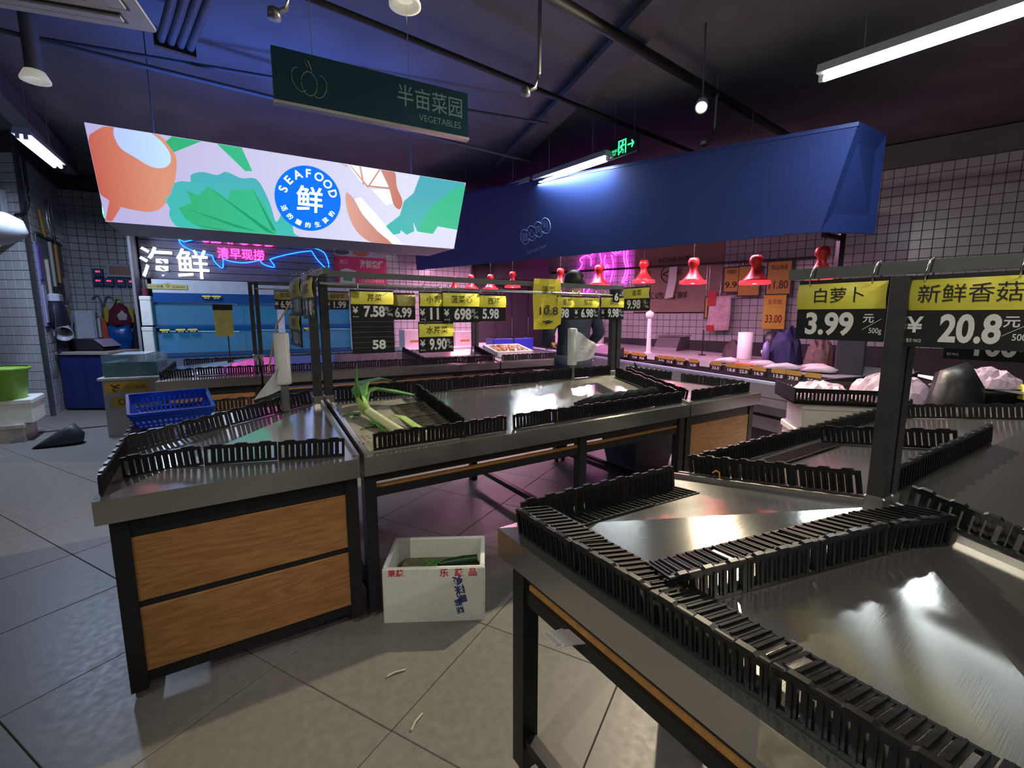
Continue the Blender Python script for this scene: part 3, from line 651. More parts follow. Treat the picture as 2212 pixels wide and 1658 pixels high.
# left front end stand
G = guards
G(CI, (.06, .20), (.80, .045), 'along the front of the wood panelled stand', 'the left', 'guards of the left end stand front', target=.27)
G(CI, (.03, .60), (.80, .73), 'before the blue basket', 'the left', 'guards of the left end stand middle', target=.21)
G(CI, (.022, .03), (.022, 1.40), 'on the left end of the wood panelled stand', 'the front', 'guards of the left end stand side', target=.27)
G(CI, (.04, 1.40), (.80, 1.40), 'behind the blue basket', 'the left', 'guards of the left end stand back', target=.25)
# long middle stand
G(CI, (.92, .05), (1.60, .045), 'on the edge before the leek', 'the left', 'guards before the leek', target=.23)
G(CI, (1.64, .045), (3.00, .05), 'on the front edge right of the leek', 'the left', 'front guards of the middle stand', target=.27)
G(CI, (.90, .71), (3.00, .71), 'along the ridge behind the leek', 'the left post', 'ridge guards of the middle stand', target=.23)
G(CI, (1.36, .66), (1.38, .10), 'between leek tray and empty tray', 'the ridge', 'divider guards by the leek', target=.28)
G(CI, (2.99, .66), (2.99, .10), 'at the right end of the empty tray', 'the ridge', 'right end guards of the middle stand', target=.28)
for k in range(5): G(CI, (2.12 + .05 * k, .10 + .018 * k), (2.88 + .02 * k, .12 + .018 * k), 'of layer %s in the nested pile' % ['one', 'two', 'three', 'four', 'five'][k], 'the left', 'pile of spare guards', target=.37, lean=-22 - 4 * k)
mats_(CI, (1.16, .16), (1.17, .54), 'dirty black grille mat right of the leek', 'the front', 'mats beside the leek', side=-1, target=.2, D=1.75, dusty=True)
# right end stand of the centre row
G(CI, (3.10, .05), (3.80, .05), 'on the front of the centre row end stand', 'the left', 'front guards of the centre right end stand', target=.24)
G(CI, (3.84, .10), (3.84, .70), 'at the butcher side of the centre row', 'the front', 'end guards of the centre right end stand', target=.24)
G(CI, (3.10, .66), (3.72, .71), 'at the back of the centre row end stand', 'the left', 'back guards of the centre right end stand', target=.24)
G(CI, (3.065, .62), (3.065, .06), 'on the joint before the centre row end stand', 'the ridge', 'joint guards of the centre right end stand', target=.24)
# near stand
G(NI, (.028, .07), (.032, 1.20), 'on the left edge of the nearest stand', 'its far corner', 'left guards of the nearest stand', foot=1, target=.21, top=True)
G(NI, (.045, .055), (.63, .10), 'on the back edge of the nearest stand', 'the left', 'back guards of the nearest stand', foot=-1, target=.20)
G(NI, (.085, .52), (.715, .77), 'dividing the trays of the nearest stand', 'the left', 'dividing guards of the nearest stand', foot=1, target=.17, top=True)
G(NI, (.815, .03), (.815, .57), 'on the joint left of the near post', 'the left', 'joint guards left of the near post', target=.2)
G(NI, (.815, .66), (.815, 1.20), 'leaning along the joint right of the near post', 'the post', 'joint guards right of the near post', target=.2, lean=16)
G(NI, (.86, .035), (2.95, .035), 'on the back edge of the dark right stand', 'the left', 'back edge guards of the dark right stand', target=.24)
G(NI, (.84, .60), (1.85, .60), 'along the ridge behind the near post', 'the post', 'ridge guards behind the near post', target=.25)
G(NI, (1.66, .10), (1.66, .56), 'on the first divider of the dark right stand', 'the left', 'first divider of the dark right stand', target=.24)
G(NI, (2.6, .10), (2.6, .60), 'on the far divider of the dark right stand', 'the left', 'far divider of the dark right stand', target=.24)
mats_(NI, (.9, .1), (1.6, .1), 'black grille mat in the tray behind the near post', 'the left', 'mats behind the near post', side=-1, target=.24)
# rear row
G(BI, (.05, .13), (3.46, .06), 'along the front of the rear row', 'the left', 'front guards of the rear row', target=.24)
G(BI, (.025, .12), (.03, 1.3), 'on the left end of the rear row', 'the front', 'left guards of the rear row', target=.24)
G(BI, (.10, 1.38), (3.4, 1.38), 'on the far edge of the rear row', 'the left', 'far guards of the rear row', target=.28)
G(BI, (2.45, .66), (2.55, .12), 'dividing the trays of the rear row', 'the ridge', 'divider guards of the rear row', target=.28)
G(BI, (3.46, .66), (3.46, .12), 'across the rear row left of the ginger', 'the ridge', 'guards left of the ginger', target=.28)
G(BI, (3.56, .06), (4.4, .05), 'in front of the ginger tray', 'the left', 'guards before the ginger', target=.24)
mats_(BI, (2.6, .14), (3.4, .14), 'black grille mat in the tray left of the ginger', 'the left', 'mats of the rear row', side=1, target=.26, D=2.2)

# ------------------------------------------------------------------ posts, rails and price cards
def post_pair(st, u, v, ztop, label, gap=.016, w=.04, name='rail_post'):
    for s, lb in ((-1, 'left '), (1, 'right ')):
        x = u + s * (gap / 2 + w / 2); zb = st.zs(u, v) - .02
        t = thing(name, label % lb, 'post', st.M @ T(x, st.sgn * v, 0))
        MB().box(-w / 2, w / 2, -w / 2, w / 2, zb, ztop).build('post', DARKP, t)
        MB().bbox(-w / 2 - .005, w / 2 + .005, -w / 2 - .005, w / 2 + .005, zb, zb + .055, .004).build('socket', ALU, t)
post_pair(CI, .855, .72, 1.55, '%spost of the pair at the left end of the centre rail')
post_pair(CI, 3.03, .72, 1.545, '%spost of the pair at the right end of the centre rail')
post_pair(NI, .775, .62, 1.44, '%spost of the near pair carrying the radish price card', w=.036)
post_pair(BI, .845, .72, 1.70, '%spost of the pair at the left of the rear row')
post_pair(BI, 3.5, .72, 1.66, '%spost of the pair at the right of the rear row')
RAILM = mat('rail_grey', (.13, .14, .14), .38, .2)
RC = CI.M @ T(0, .72, 0); RN = frame(NI.at(.775, .62), 147); RN.translation.z = 0; RB = BI.M @ T(0, .72, 0)
def rail(M, a, b, w, h, label): return tag(MB().beam(a, b, w, h).build('sign_rail', RAILM, M=M), label, 'rail')
rail(RC, (.84, 0, 1.566), (3.10, 0, 1.556), .03, .03, 'square grey top rail along the centre stand')
tag(MB().tube([(.86, -.05, 1.512), (3.08, -.05, 1.495)], .007, 8).build('hook_rod', CHROME, M=RC), 'thin steel rod under the centre rail carrying price cards', 'rail')
rail(RN, (-.27, 0, 1.462), (.80, 0, 1.458), .03, .028, 'grey near rail carrying the radish and mushroom price cards')
rail(RC @ T(.855, 0, 0) @ Matrix.Rotation(R(90), 4, 'Z'), (-.24, 0, 1.56), (.62, 0, 1.56), .03, .03, 'short rail crossing the left centre posts with edge-on price cards')
rail(RB, (.83, 0, 1.69), (3.6, 0, 1.66), .03, .03, 'dark top rail of the rear row below the whale neon')
tag(MB().tube([(.86, -.05, 1.63), (3.5, -.05, 1.60)], .007, 8).build('hook_rod', CHROME, M=RB), 'thin rod of the rear row carrying small price cards', 'rail')
YG = 'price cards'
def price_card(M, w, h, nm, price, label, head=.44, zrod=.03, yel=None, unit=True, yen=True, dig=None, blank=0, name='price_card', small=True, y=-.012, hooks=True, up=0.):
    """card hanging below the origin: yellow name strip over black number board; w, h overall"""
    t = thing(name, label, 'price card', M, None)
    hh = h * head; yel = yel or YEL
    MB().box(-w / 2, w / 2, y - .004, y + .004, -h - blank, .006).build('board', BOARD, t)
    m2 = MB(); n = 6
    for i in range(n):
        a0 = i / n; a1 = (i + 1) / n; f = lambda a: y - .006 - .007 * math.sin(math.pi * a)
        m2.add([(-w / 2, f(a0), -.004 - hh * a0), (w / 2, f(a0), -.004 - hh * a0), (w / 2, f(a1), -.004 - hh * a1), (-w / 2, f(a1), -.004 - hh * a1), (-w / 2, f(a0) + .002, -.004 - hh * a0), (w / 2, f(a0) + .002, -.004 - hh * a0), (w / 2, f(a1) + .002, -.004 - hh * a1), (-w / 2, f(a1) + .002, -.004 - hh * a1)], [(0, 1, 2, 3), (7, 6, 5, 4), (0, 3, 7, 4), (1, 5, 6, 2)], smooth=True)
    m2.build('name_strip', yel, t)
    if nm: text(t, nm, hh * .62, 0 if len(nm) > 2 else w * .04, -hh * .52, INK, y - .0155, 0, 'name_lettering')
    zc = -hh - (h - hh) * .5; dh = (h - hh) * .72
    xl = -w * .5
    if yen: text(t, '¥', dh * .75, xl + w * .10, zc + dh * .12, NUM, y - .0052, .02, 'yen_sign', hfit=dh * .58); text(t, '售价 PRICE', dh * .16, xl + w * .105, zc - dh * .46, NUM, y - .0052, 0, 'small_lettering', fit=w * .13)
    text(t, price, dh, (w * .04 if yen else -w * .1) + (0 if unit else w * .06), zc, NUM, y - .0052, .035, 'price_digits', fit=dig or w * .48, hfit=dh)
    if unit:
        text(t, '元', dh * .4, w * .335, zc + dh * .24, NUM, y - .0052, .02, 'unit_lettering'); text(t, '500g', dh * .3, w * .415, zc - dh * .28, NUM, y - .0052, .01, 'unit_lettering', fit=w * .13)
        MB().beam((w * .28, y - .0052, zc - dh * .22), (w * .47, y - .0052, zc + dh * .22), .001, dh * .05, (0, 1, 0)).build('slash', NUM, t)
    for k in range(int(blank / .028)): MB().box(-w / 2 + .004, w / 2 - .004, y - .0055, y - .004, -h - .014 - k * .028, -h - .011 - k * .028).build('slot_line', mat('slot_grey', (.12, .12, .12), .4), t)
    if up:
        for x in (-w * .3, w * .3): MB().tube([(x, y, 0), (x, y, up)], .0018, 5).build('link_wire', CHROME, t)
    if hooks:
        for x in (-w * .34, w * .36):
            MB().tube([(x + .004 * math.sin(a), y + .006 - .024 * math.cos(a), .014 + .030 * math.sin(a)) for a in [2 * math.pi * i / 16 for i in range(17)]], .0020, 5).build('hook', CHROME, t)
    return t
# near rail
price_card(RN @ T(-.130, -.01, 1.436), .205, .152, '白萝卜', '3.99', 'large price card reading 3.99 hanging left of the near post', yen=False, dig=.115)
price_card(RN @ T(.118, -.01, 1.434), .215, .158, '新鲜香菇', '20.8', 'large price card reading 20.8 at the right edge of the picture', dig=.100)
price_card(RN @ T(.10, .32, 1.33), .19, .10, '', '100', 'dim price card reading 100 hanging behind the mushroom card', yel=BOARD, head=.2, dig=.08)
price_card(RN @ T(.33, .33, 1.33), .19, .10, '', '110', 'dim second price card half hidden at the right edge below the mushroom card', yel=BOARD, head=.2, dig=.06)
tag(MB().tube([(-.05, .33, 1.352), (1.5, .33, 1.352)], .008, 8).build('hook_rod', CHROME, M=RN), 'thin rod behind the mushroom card carrying two dim cards', 'rail')
# centre rail
ZR = 1.478
price_card(RC @ T(1.122, -.05, ZR), .232, .152, '芹菜', '7.58', 'price card reading 7.58 over a board of blank slots', dig=.115, blank=.185)
_t = text(None, '58', .05, 0, 0, NUM, -.018, .035, 'loose_digits', fit=.075, hfit=.052); _t.matrix_world = RC @ T(1.15, -.05, ZR - .29); tag(_t, 'loose white digits 58 stuck low on the blank slot board', 'digits')
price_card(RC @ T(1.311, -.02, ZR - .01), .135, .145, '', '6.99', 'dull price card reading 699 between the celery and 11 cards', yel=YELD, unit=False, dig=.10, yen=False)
price_card(RC @ T(1.470, -.05, ZR), .150, .168, '小青', '11', 'price card reading 11 partly covered by its right neighbour', unit=False, dig=.055)
price_card(RC @ T(1.657, -.058, ZR + .005), .244, .178, '菠菜心', '698', 'wide price card reading 698 overlapping two neighbours on the centre rail', dig=.115)
price_card(RC @ T(1.876, -.05, ZR - .005), .205, .162, '西芹', '5.98', 'price card reading 5.98 left of the tall yellow paper', yen=False, unit=False, dig=.12)
price_card(RC @ T(1.495, -.05, 1.302), .222, .172, '水芹菜', '9.90', 'price card reading 9.90 hung in the second tier under card 11', dig=.11, up=.03)
price_card(RC @ T(2.492, -.03, ZR), .155, .162, '韭苗', '98', 'price card ending in 98 half behind the yellow paper', yen=False, unit=False, dig=.075)
price_card(RC @ T(2.686, -.03, ZR), .238, .160, '豆苗', '6.98', 'small price card reading 6.98 on the right part of the centre rail', dig=.115)
price_card(RC @ T(2.95, -.03, ZR + .005), .245, .165, '茼蒿', '9.98', 'price card reading 9.98 against the right centre post', dig=.115)
_t = thing('number_chip', 'loose black chip with a white 6 above the 9.98 card', 'digits', RC @ T(2.975, -.055, 1.49)); MB().box(-.032, .032, -.004, .004, -.045, .045).build('chip', BOARD, _t); text(_t, '6', .06, 0, -.005, NUM, -.0055, .035, fit=.04, hfit=.06)
yp = thing('paper_sign', 'tall yellow paper sign reading 10.8 folded over the centre rail', 'paper sign', RC @ T(2.335, -.045, 1.592))
m2 = MB(); nn = 10
for i in range(nn):
    for j in range(4):
        q = []
        for a, b in ((j, i), (j + 1, i), (j + 1, i + 1), (j, i + 1)):
            x = -.118 + a * .059 - .010 * b / nn + (.0 if b < nn else (-.03 if a == 4 else 0)); z = -b * .034 + (.0 if b else 0); q.append((x, -.004 + .010 * math.sin(a * 1.9 + b * .5), z + (.02 if (b == nn and a == 4) else 0)))
        m2.add(q + [(x, y + .0015, z) for x, y, z in q], [(0, 1, 2, 3), (7, 6, 5, 4)], smooth=True)
m2.build('paper', mat('yellow_paper', (.72, .60, .05), .5, 0, .07, 12, .1), yp)
text(yp, '菠菜', .058, -.005, -.075, INK, -.0155, 0); text(yp, '小', .02, -.01, -.115, INK, -.0155, 0); text(yp, '10.8', .075, .0, -.215, INK, -.0155, .01, fit=.155); text(yp, '7', .08, -.012, -.205, INK, -.016, .0)
MB().tube([(-.05, -.016, -.285), (-.01, -.016, -.278), (.02, -.016, -.29), (-.03, -.016, -.296), (.03, -.016, -.283)], .006, 5).build('scribble', INK, yp)
# cards seen edge-on at the left posts and on the right post
RL = frame(CI.at(.855, .72), 147); RL.translation.z = 0
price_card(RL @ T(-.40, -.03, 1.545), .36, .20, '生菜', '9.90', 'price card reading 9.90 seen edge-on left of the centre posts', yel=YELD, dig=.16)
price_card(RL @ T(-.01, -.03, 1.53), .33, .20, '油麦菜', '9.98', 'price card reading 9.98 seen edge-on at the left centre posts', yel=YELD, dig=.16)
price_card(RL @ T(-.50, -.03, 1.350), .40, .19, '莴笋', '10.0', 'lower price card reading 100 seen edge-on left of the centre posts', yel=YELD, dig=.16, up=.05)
RR = frame(CI.at(3.03, .72), 147); RR.translation.z = 0
price_card(RR @ T(.25, -.03, 1.545), .24, .165, '香菜', '9.98', 'price card reading 998 hanging right of the right centre post', yen=False, dig=.13)
# rear row cards
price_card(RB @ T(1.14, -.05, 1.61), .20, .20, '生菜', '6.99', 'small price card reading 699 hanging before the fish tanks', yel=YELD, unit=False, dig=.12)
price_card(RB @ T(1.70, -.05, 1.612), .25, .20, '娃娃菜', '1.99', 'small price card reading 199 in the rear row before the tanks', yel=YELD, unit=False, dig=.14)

# ================================================================== goods on the stands
# leek
lk = thing('leek', 'single fresh leek with green leaves lying on the dirty steel tray', 'leek', CI.M @ T(1.06, .16, 0))
def cz(u, v): return CI.zs(u, v)
LKW = mat('leek_white', (.62, .66, .38), .45, 0, .12, 20, stretch=(1, 6, 6)); LKG = mat('leek_green', (.10, .27, .06), .45, 0, .35, 14); LKL = mat('leek_light', (.33, .47, .13), .45, 0, .25, 14)
def lp(u, v, dz): return (u - 1.06, v - .16, cz(u, v) + dz)
st_ = [lp(1.075, .13, .028), lp(1.055, .22, .03), lp(1.03, .32, .034), lp(1.0, .42, .04)]
MB().tube(st_, .02, 12, taper=[.024, .021, .022, .024]).build('white_stem', LKW, lk)
MB().tube([lp(1.0, .40, .04), lp(.995, .46, .05), lp(1.0, .52, .06)], .02, 12, taper=[.024, .027, .026]).build('green_stem', LKL, lk)
MB().lathe([(0, 0), (.02, .004), (.024, .01)], 10, M=T(*lp(1.077, .125, .028)) @ Matrix.Rotation(R(90), 4, 'X')).build('root_end', mat('leek_root', (.5, .45, .3), .8), lk)
def leaf(pts, ws, m, name='leaf', parent=None, up=(0, 0, 1), fold=.35):
    mb = MB(); P = [Vector(p) for p in pts]; n = len(P); vs = []
    for i, p in enumerate(P):
        d = (P[min(i + 1, n - 1)] - P[max(i - 1, 0)]).normalized(); s = d.cross(Vector(up))
        if s.length < .1: s = d.cross(Vector((1, 0, 0)))
        s.normalize(); u = s.cross(d)
        vs += [p - s * ws[i] + u * ws[i] * fold, p, p + s * ws[i] + u * ws[i] * fold]
    th = Vector((0, 0, -.002)); k = len(vs); vs2 = [v + th for v in vs]; f = []
    for i in range(n - 1):
        for j in (0, 1):
            a = i * 3 + j; f += [(a, a + 1, a + 4, a + 3), (k + a + 3, k + a + 4, k + a + 1, k + a)]
        f += [(i * 3, i * 3 + 3, k + i * 3 + 3, k + i * 3), (i * 3 + 2, k + i * 3 + 2, k + i * 3 + 5, i * 3 + 5)]
    return mb.add(vs + vs2, f, smooth=True).build(name, m, parent)
leaf([lp(.99, .46, .05), lp(.985, .55, .09), lp(1.0, .62, .15), lp(1.03, .68, .21)], [.026, .05, .042, .004], LKG, parent=lk, up=(1, 0, .3))
leaf([lp(1.0, .48, .05), lp(1.01, .58, .085), lp(1.06, .66, .10), lp(1.16, .68, .11), lp(1.22, .66, .105)], [.026, .042, .040, .030, .004], LKG, parent=lk)
leaf([lp(1.0, .48, .05), lp(1.03, .56, .08), lp(1.10, .58, .085), lp(1.20, .55, .07), lp(1.29, .52, .055)], [.024, .038, .040, .036, .024], LKG, parent=lk)
leaf([lp(.99, .44, .04), lp(1.005, .36, .03), lp(1.02, .27, .012), lp(1.03, .18, .006)], [.012, .022, .018, .004], LKG, parent=lk)
# loose cut leaf beside it
t = thing('leek_leaf', 'curved loose green leek leaf lying right of the leek', 'leek leaf', CI.M @ T(1.06, .16, 0))
leaf([lp(1.075, .30, .03), lp(1.10, .33, .035), lp(1.14, .29, .03), lp(1.165, .20, .02), lp(1.19, .12, .015)], [.006, .018, .022, .022, .02], LKL, 'blade', t)
LEAF = mat('herb_leaf', (.09, .24, .05), .5, 0, .3, 20); LEAF2 = mat('herb_leaf_pale', (.35, .45, .22), .5, 0, .2, 20)
def scraps(label, c, n, r, name='herb_scrap'):
    t = thing(name, label, 'leaves', CI.M @ T(c[0], c[1], cz(*c)))
    for i in range(n):
        a = random.uniform(0, 6.28); d = random.uniform(0, r); x, y = d * math.cos(a), d * math.sin(a) * .8; b = random.uniform(0, 6.28); l = random.uniform(.02, .045)
        leaf([(x, y, .003), (x + l * .5 * math.cos(b), y + l * .5 * math.sin(b), .012), (x + l * math.cos(b), y + l * math.sin(b), .006)], [.003, .012, .002], random.choice((LEAF, LEAF, LEAF2)), 'leaf', t)
    for i in range(3):
        b = random.uniform(0, 6.28); MB().tube([(0, 0, .004), (.06 * math.cos(b), .06 * math.sin(b), .006)], .0018, 5).build('stem', LEAF2, t)
scraps('small heap of loose herb leaves left of the leek', (.93, .47), 12, .06)
scraps('scrap of green leaves tucked under the leek stem', (1.0, .31), 10, .05)
# dirt on the steel
dm = MB()
for i in range(90):
    u = random.gauss(1.0, .06); v = abs(random.gauss(.10, .05)) + .03; dm.box(-.004, .004, -.003, .003, 0, .003, M=T(u, v, cz(u, v) + .0005) @ Matrix.Rotation(random.uniform(0, 3), 4, 'Z'))
tag(dm.build('dry_crumbs', mat('soil_crumb', (.22, .15, .07), .9), M=CI.M), 'dry soil crumbs scattered on the leek tray corner', 'crumbs', kind='stuff')
tag(MB().add([(.90, .03, cz(.9, .03) + .0015), (1.33, .03, cz(1.3, .03) + .0015), (1.33, .66, cz(1.3, .66) + .0015), (.90, .66, cz(.9, .66) + .0015), (.90, .03, cz(.9, .03) + .0004), (1.33, .03, cz(1.3, .03) + .0004), (1.33, .66, cz(1.3, .66) + .0004), (.90, .66, cz(.9, .66) + .0004)], [(0, 1, 2, 3), (7, 6, 5, 4), (0, 4, 5, 1), (1, 5, 6, 2), (2, 6, 7, 3), (3, 7, 4, 0)]).build('tray_liner', mat('dusty_liner', (.30, .28, .23), .65, .3, .18, 14), M=CI.M), 'dull dusty liner sheet under the leek', 'liner')
# blue basket
bk = thing('plastic_basket', 'blue plastic basket tilted behind the guard on the left stand', 'basket', CI.M @ T(.17, 1.0, CI.zs(.17, 1.0) + .05) @ Matrix.Rotation(R(6), 4, 'Z') @ Matrix.Rotation(R(13), 4, 'X'))
BLUEP = mat('blue_plastic', (.01, .07, .62), .3, 0, .1, 8)
def basket(t, Lx, Ly, h, fl, m, n=14):
    b0 = [(-Lx / 2, -Ly / 2), (Lx / 2, -Ly / 2), (Lx / 2, Ly / 2), (-Lx / 2, Ly / 2)]; b1 = [(x * (1 + fl * 2 / Lx), y * (1 + fl * 2 / Ly)) for x, y in b0]
    MB().box(-Lx / 2, Lx / 2, -Ly / 2, Ly / 2, 0, .004).build('floor_panel', m, t)
    rim = MB()
    for i in range(4): a, b = b1[i], b1[(i + 1) % 4]; rim.beam((*a, h), (*b, h), .012, .014)
    rim.build('rim', m, t)
    for i in range(4):
        a0, c0 = Vector((*b0[i], 0)), Vector((*b0[(i + 1) % 4], 0)); a1, c1 = Vector((*b1[i], h)), Vector((*b1[(i + 1) % 4], h)); w_ = MB()
        k = n if i % 2 == 0 else max(6, int(n * Ly / Lx))
        for j in range(k + 1): p = a0.lerp(c0, j / k); q = a1.lerp(c1, j / k); w_.beam(p, q, .009, .005, (c0 - a0).cross(Vector((0, 0, 1))))
        for z in (.0, .25, .58, .8): w_.beam(a0.lerp(a1, z), c0.lerp(c1, z), .005, .010 if z != .8 else .03)
        w_.build('side_grille', m, t)
basket(bk, .27, .20, .085, .035, BLUEP)
# ginger tray on the rear row
gt = thing('foam_tray', 'white foam tray of ginger at the right of the rear row', 'tray', BI.M @ T(3.85, .42, BI.zs(3.85, .42) + .006) @ Matrix.Rotation(R(10), 4, 'X'))
m2 = MB(); m2.box(-.27, .27, -.2, .2, 0, .015)
for a in ((-.28, -.25, -.21, .21), (.25, .28, -.21, .21), (-.28, .28, -.21, -.18), (-.28, .28, .18, .21)): m2.box(*a, 0, .07)
m2.build('tray_body', FOAM, gt)
GIN = mat('ginger_skin', (.48, .30, .13), .7, 0, .25, 20)
gp = MB().add([(0, 0, 0)], []).v
def knob():
    mb = MB(); mb.lathe([(0, -.03), (.018, -.02), (.022, 0), (.016, .02), (0, .03)], 8); mb.lathe([(0, -.02), (.012, -.012), (.014, 0), (0, .018)], 7, M=T(.018, .004, .01) @ Matrix.Rotation(R(70), 4, 'Y')); return mb.mesh('ginger', GIN)
gm_ = [knob() for _ in range(2)]
gf = BI.M @ T(3.85, .42, BI.zs(3.85, .42) + .006) @ Matrix.Rotation(R(10), 4, 'X')
for i in range(46):
    o = put('ginger_root', random.choice(gm_)); x = random.uniform(-.22, .22); y = random.uniform(-.16, .16)
    o.matrix_world = gf @ T(x, y, .035 + random.uniform(0, .055) * (1 - abs(x) * 2.5)) @ Matrix.Rotation(random.uniform(0, 6), 4, 'Z') @ Matrix.Rotation(random.uniform(.8, 2.2), 4, 'X')
    tag(o, 'piece of ginger heaped in the white foam tray', 'ginger', 'ginger in the foam tray')
bb = thing('folding_crate', 'blue plastic crate standing behind the ginger tray', 'crate', BI.M @ T(4.25, .95, BI.zs(4.25, .95) + .03) @ Matrix.Rotation(R(-6), 4, 'Z'))
for k in range(2):
    MB().bbox(-.33 + k * .34, -.01 + k * .34, -.012, .012, 0, .16, .006).build('side_panel', mat('crate_blue', (.02, .03, .42), .4, 0, .25, 60), bb)
MB().box(-.33, .33, .012, .30, 0, .02).build('base', BLUEP, bb); MB().box(-.33, -.31, .012, .30, 0, .16).build('end_panel', BLUEP, bb); MB().box(.31, .33, .012, .30, 0, .16).build('end_panel', BLUEP, bb)
# bag rolls
def bag_roll(M, h, r, label, bag=None, m=WHITE, stand=True, group=None):
    t = thing('bag_roll', label, 'bag roll', M, group)
    MB().lathe([(.012, 0), (r, 0), (r * 1.02, .01), (r, h - .005), (.014, h), (.012, h - .02)], 20).build('roll', m, t)
    if stand: MB().cyl((0, 0, -.07), .02, .07, 10).build('holder', mat('holder_grey', (.12, .12, .12), .5), t)
    if bag:
        m2 = MB(); n = 6; q = bag
        for i in range(n):
            for j in range(n):
                f = lambda a, b: (q[0] * a / n * (b / n if q[2] else 1) + r * .2, -.02 - .014 * math.sin(a * 1.1 + b * .7), h * q[1] - q[3] * b / n * (.75 + .25 * a / n if q[2] else 1 - .12 * a / n) - (.0 if q[2] else .10 * a / n * (1 - b / n)))
                p = [f(i, j), f(i + 1, j), f(i + 1, j + 1), f(i, j + 1)]; m2.add(p + [(x, y + .003, z) for x, y, z in p], [(0, 1, 2, 3), (7, 6, 5, 4)], smooth=True)
        m2.build('loose_bag', BAGW, t)
    return t
bag_roll(RC @ T(.665, -.02, 1.0), .262, .036, 'white plastic bag roll standing beside the left centre posts', bag=(-.15, .5, True, .20))
_t = thing('bag_roll_mount', 'short grey mount under the left bag roll', 'mount', RC @ T(.665, -.02, .86)); MB().cyl((0, 0, 0), .022, .075, 12).build('pipe', mat('holder_grey', (.12, .12, .12)), _t); MB().box(-.03, .03, -.03, .03, -.03, .0).build('plate', BLACKM, _t)
bag_roll(RC @ T(2.60, .0, .985), .27, .034, 'white plastic bag roll near the right centre posts before the person', bag=(.20, .95, False, .24), m=mat('roll_grey_white', (.55, .58, .55), .5))
_t = thing('bag_roll_mount', 'short grey mount under the bag roll near the right posts', 'mount', RC @ T(2.60, 0, .86)); MB().cyl((0, 0, 0), .022, .06, 12).build('pipe', mat('holder_grey', (.12, .12, .12)), _t); MB().box(-.03, .03, -.03, .03, -.02, .0).build('plate', BLACKM, _t)
_t = MB().tube([(.60, .02, 1.06), (.655, .03, 1.30), (.72, .02, 1.40)], .005, 6).build('wooden_stick', mat('pale_stick', (.5, .36, .2), .6), M=RC); tag(_t, 'thin pale wooden stick leaning by the left bag roll', 'stick')
# yellow plastic envelope on a stick on the rear row
pe = thing('sign_pouch', 'yellowed plastic sign pouch on a thin stick before the fish tanks', 'sign', BI.M @ T(.545, .74, 0))
MB().box(-.085, .085, -.004, .004, 1.12, 1.40).build('pouch', mat('yellowed_pouch', (.48, .45, .16), .35, 0, .25, 8, .2), pe)
MB().box(-.09, .09, -.006, .006, 1.40, 1.46).build('clip', BLACKM, pe); MB().cyl((.03, 0, .86), .006, .27, 8).build('stick', BLACKM, pe); MB().cyl((.03, 0, .84), .03, .03, 12).build('base', BLACKM, pe)
# ------------------------------------------------------------------ foam box on the floor
fb = thing('foam_box', 'open white foam box with red print on the floor under the stand', 'foam box', frame((-.568, 1.895), 87.1))
Wb, Db, Hb = .447, .30, .255
def foam_open(t, W, D, H, k=.022, m=FOAM):
    MB().bbox(0, W, 0, k, 0, H, .006).build('front_wall', m, t); MB().bbox(0, W, D - k, D, 0, H, .006).build('back_wall', m, t)
    MB().bbox(0, k, k, D - k, 0, H, .004).build('side_wall', m, t); MB().bbox(W - k, W, k, D - k, 0, H, .004).build('side_wall', m, t); MB().box(k, W - k, k, D - k, 0, .02).build('floor_panel', m, t)
foam_open(fb, Wb, Db, Hb)
text(fb, '果蔬', .035, .06, .235, REDI, -.0015, .02); text(fb, '乐', .04, .27, .232, REDI, -.0015, .02); text(fb, '蔬', .04, .335, .232, REDI, -.0015, .02); text(fb, '品', .04, .395, .232, REDI, -.0015, .02)
text(fb, '净菜果', .045, 0, 0, BLUEI, -.0015, .03, M=T(.338, 0, .15) @ Matrix.Rotation(R(78), 4, 'Y')); text(fb, '鲜菜', .036, 0, 0, BLUEI, -.0015, .02, M=T(.334, 0, .07) @ Matrix.Rotation(R(78), 4, 'Y'))
cu_ = thing('cucumber', 'dark green cucumber end lying in the open foam box', 'cucumber', fb.matrix_world @ T(.31, .14, .195))
MB().tube([(-.10, 0, -.01), (-.05, .01, 0), (.03, .015, .01), (.10, .01, .02)], .02, 12, taper=[.004, .016, .019, .017]).build('fruit', mat('cucumber_skin', (.012, .05, .016), .4, 0, .3, 40), cu_)
MB().cyl((.099, .01, .02), .016, .003, 12, axis='x').build('cut_end', mat('cucumber_cut', (.05, .10, .04), .5), cu_)
t = thing('greens', 'wilted dark greens in the open foam box', 'greens', fb.matrix_world @ T(.20, .13, .188))
for i in range(9):
    a = random.uniform(0, 6.28); leaf([(0, 0, .0), (.02 * math.cos(a), .02 * math.sin(a), .02), (.045 * math.cos(a), .045 * math.sin(a), .012)], [.004, .014, .003], LEAF, 'leaf', t)
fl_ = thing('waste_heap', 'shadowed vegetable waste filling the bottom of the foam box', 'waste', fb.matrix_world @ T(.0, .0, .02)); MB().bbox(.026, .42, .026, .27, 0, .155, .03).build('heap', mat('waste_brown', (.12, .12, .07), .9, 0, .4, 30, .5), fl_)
for p, lb, a in (((-.47, 1.58), 'white root scrap on the floor tiles before the foam box', 60), ((-.33, 1.35), 'thin dry straw on the lit floor tile', 20), ((-.98, 3.0), 'long thin straw on the floor under the middle stand', -35)):
    t = MB().tube([(0, 0, .004), (.03, .004, .006), (.07, 0, .004)], .004, 5).build('straw', mat('straw', (.55, .5, .36), .8), M=frame(p, a)); tag(t, lb, 'straw')
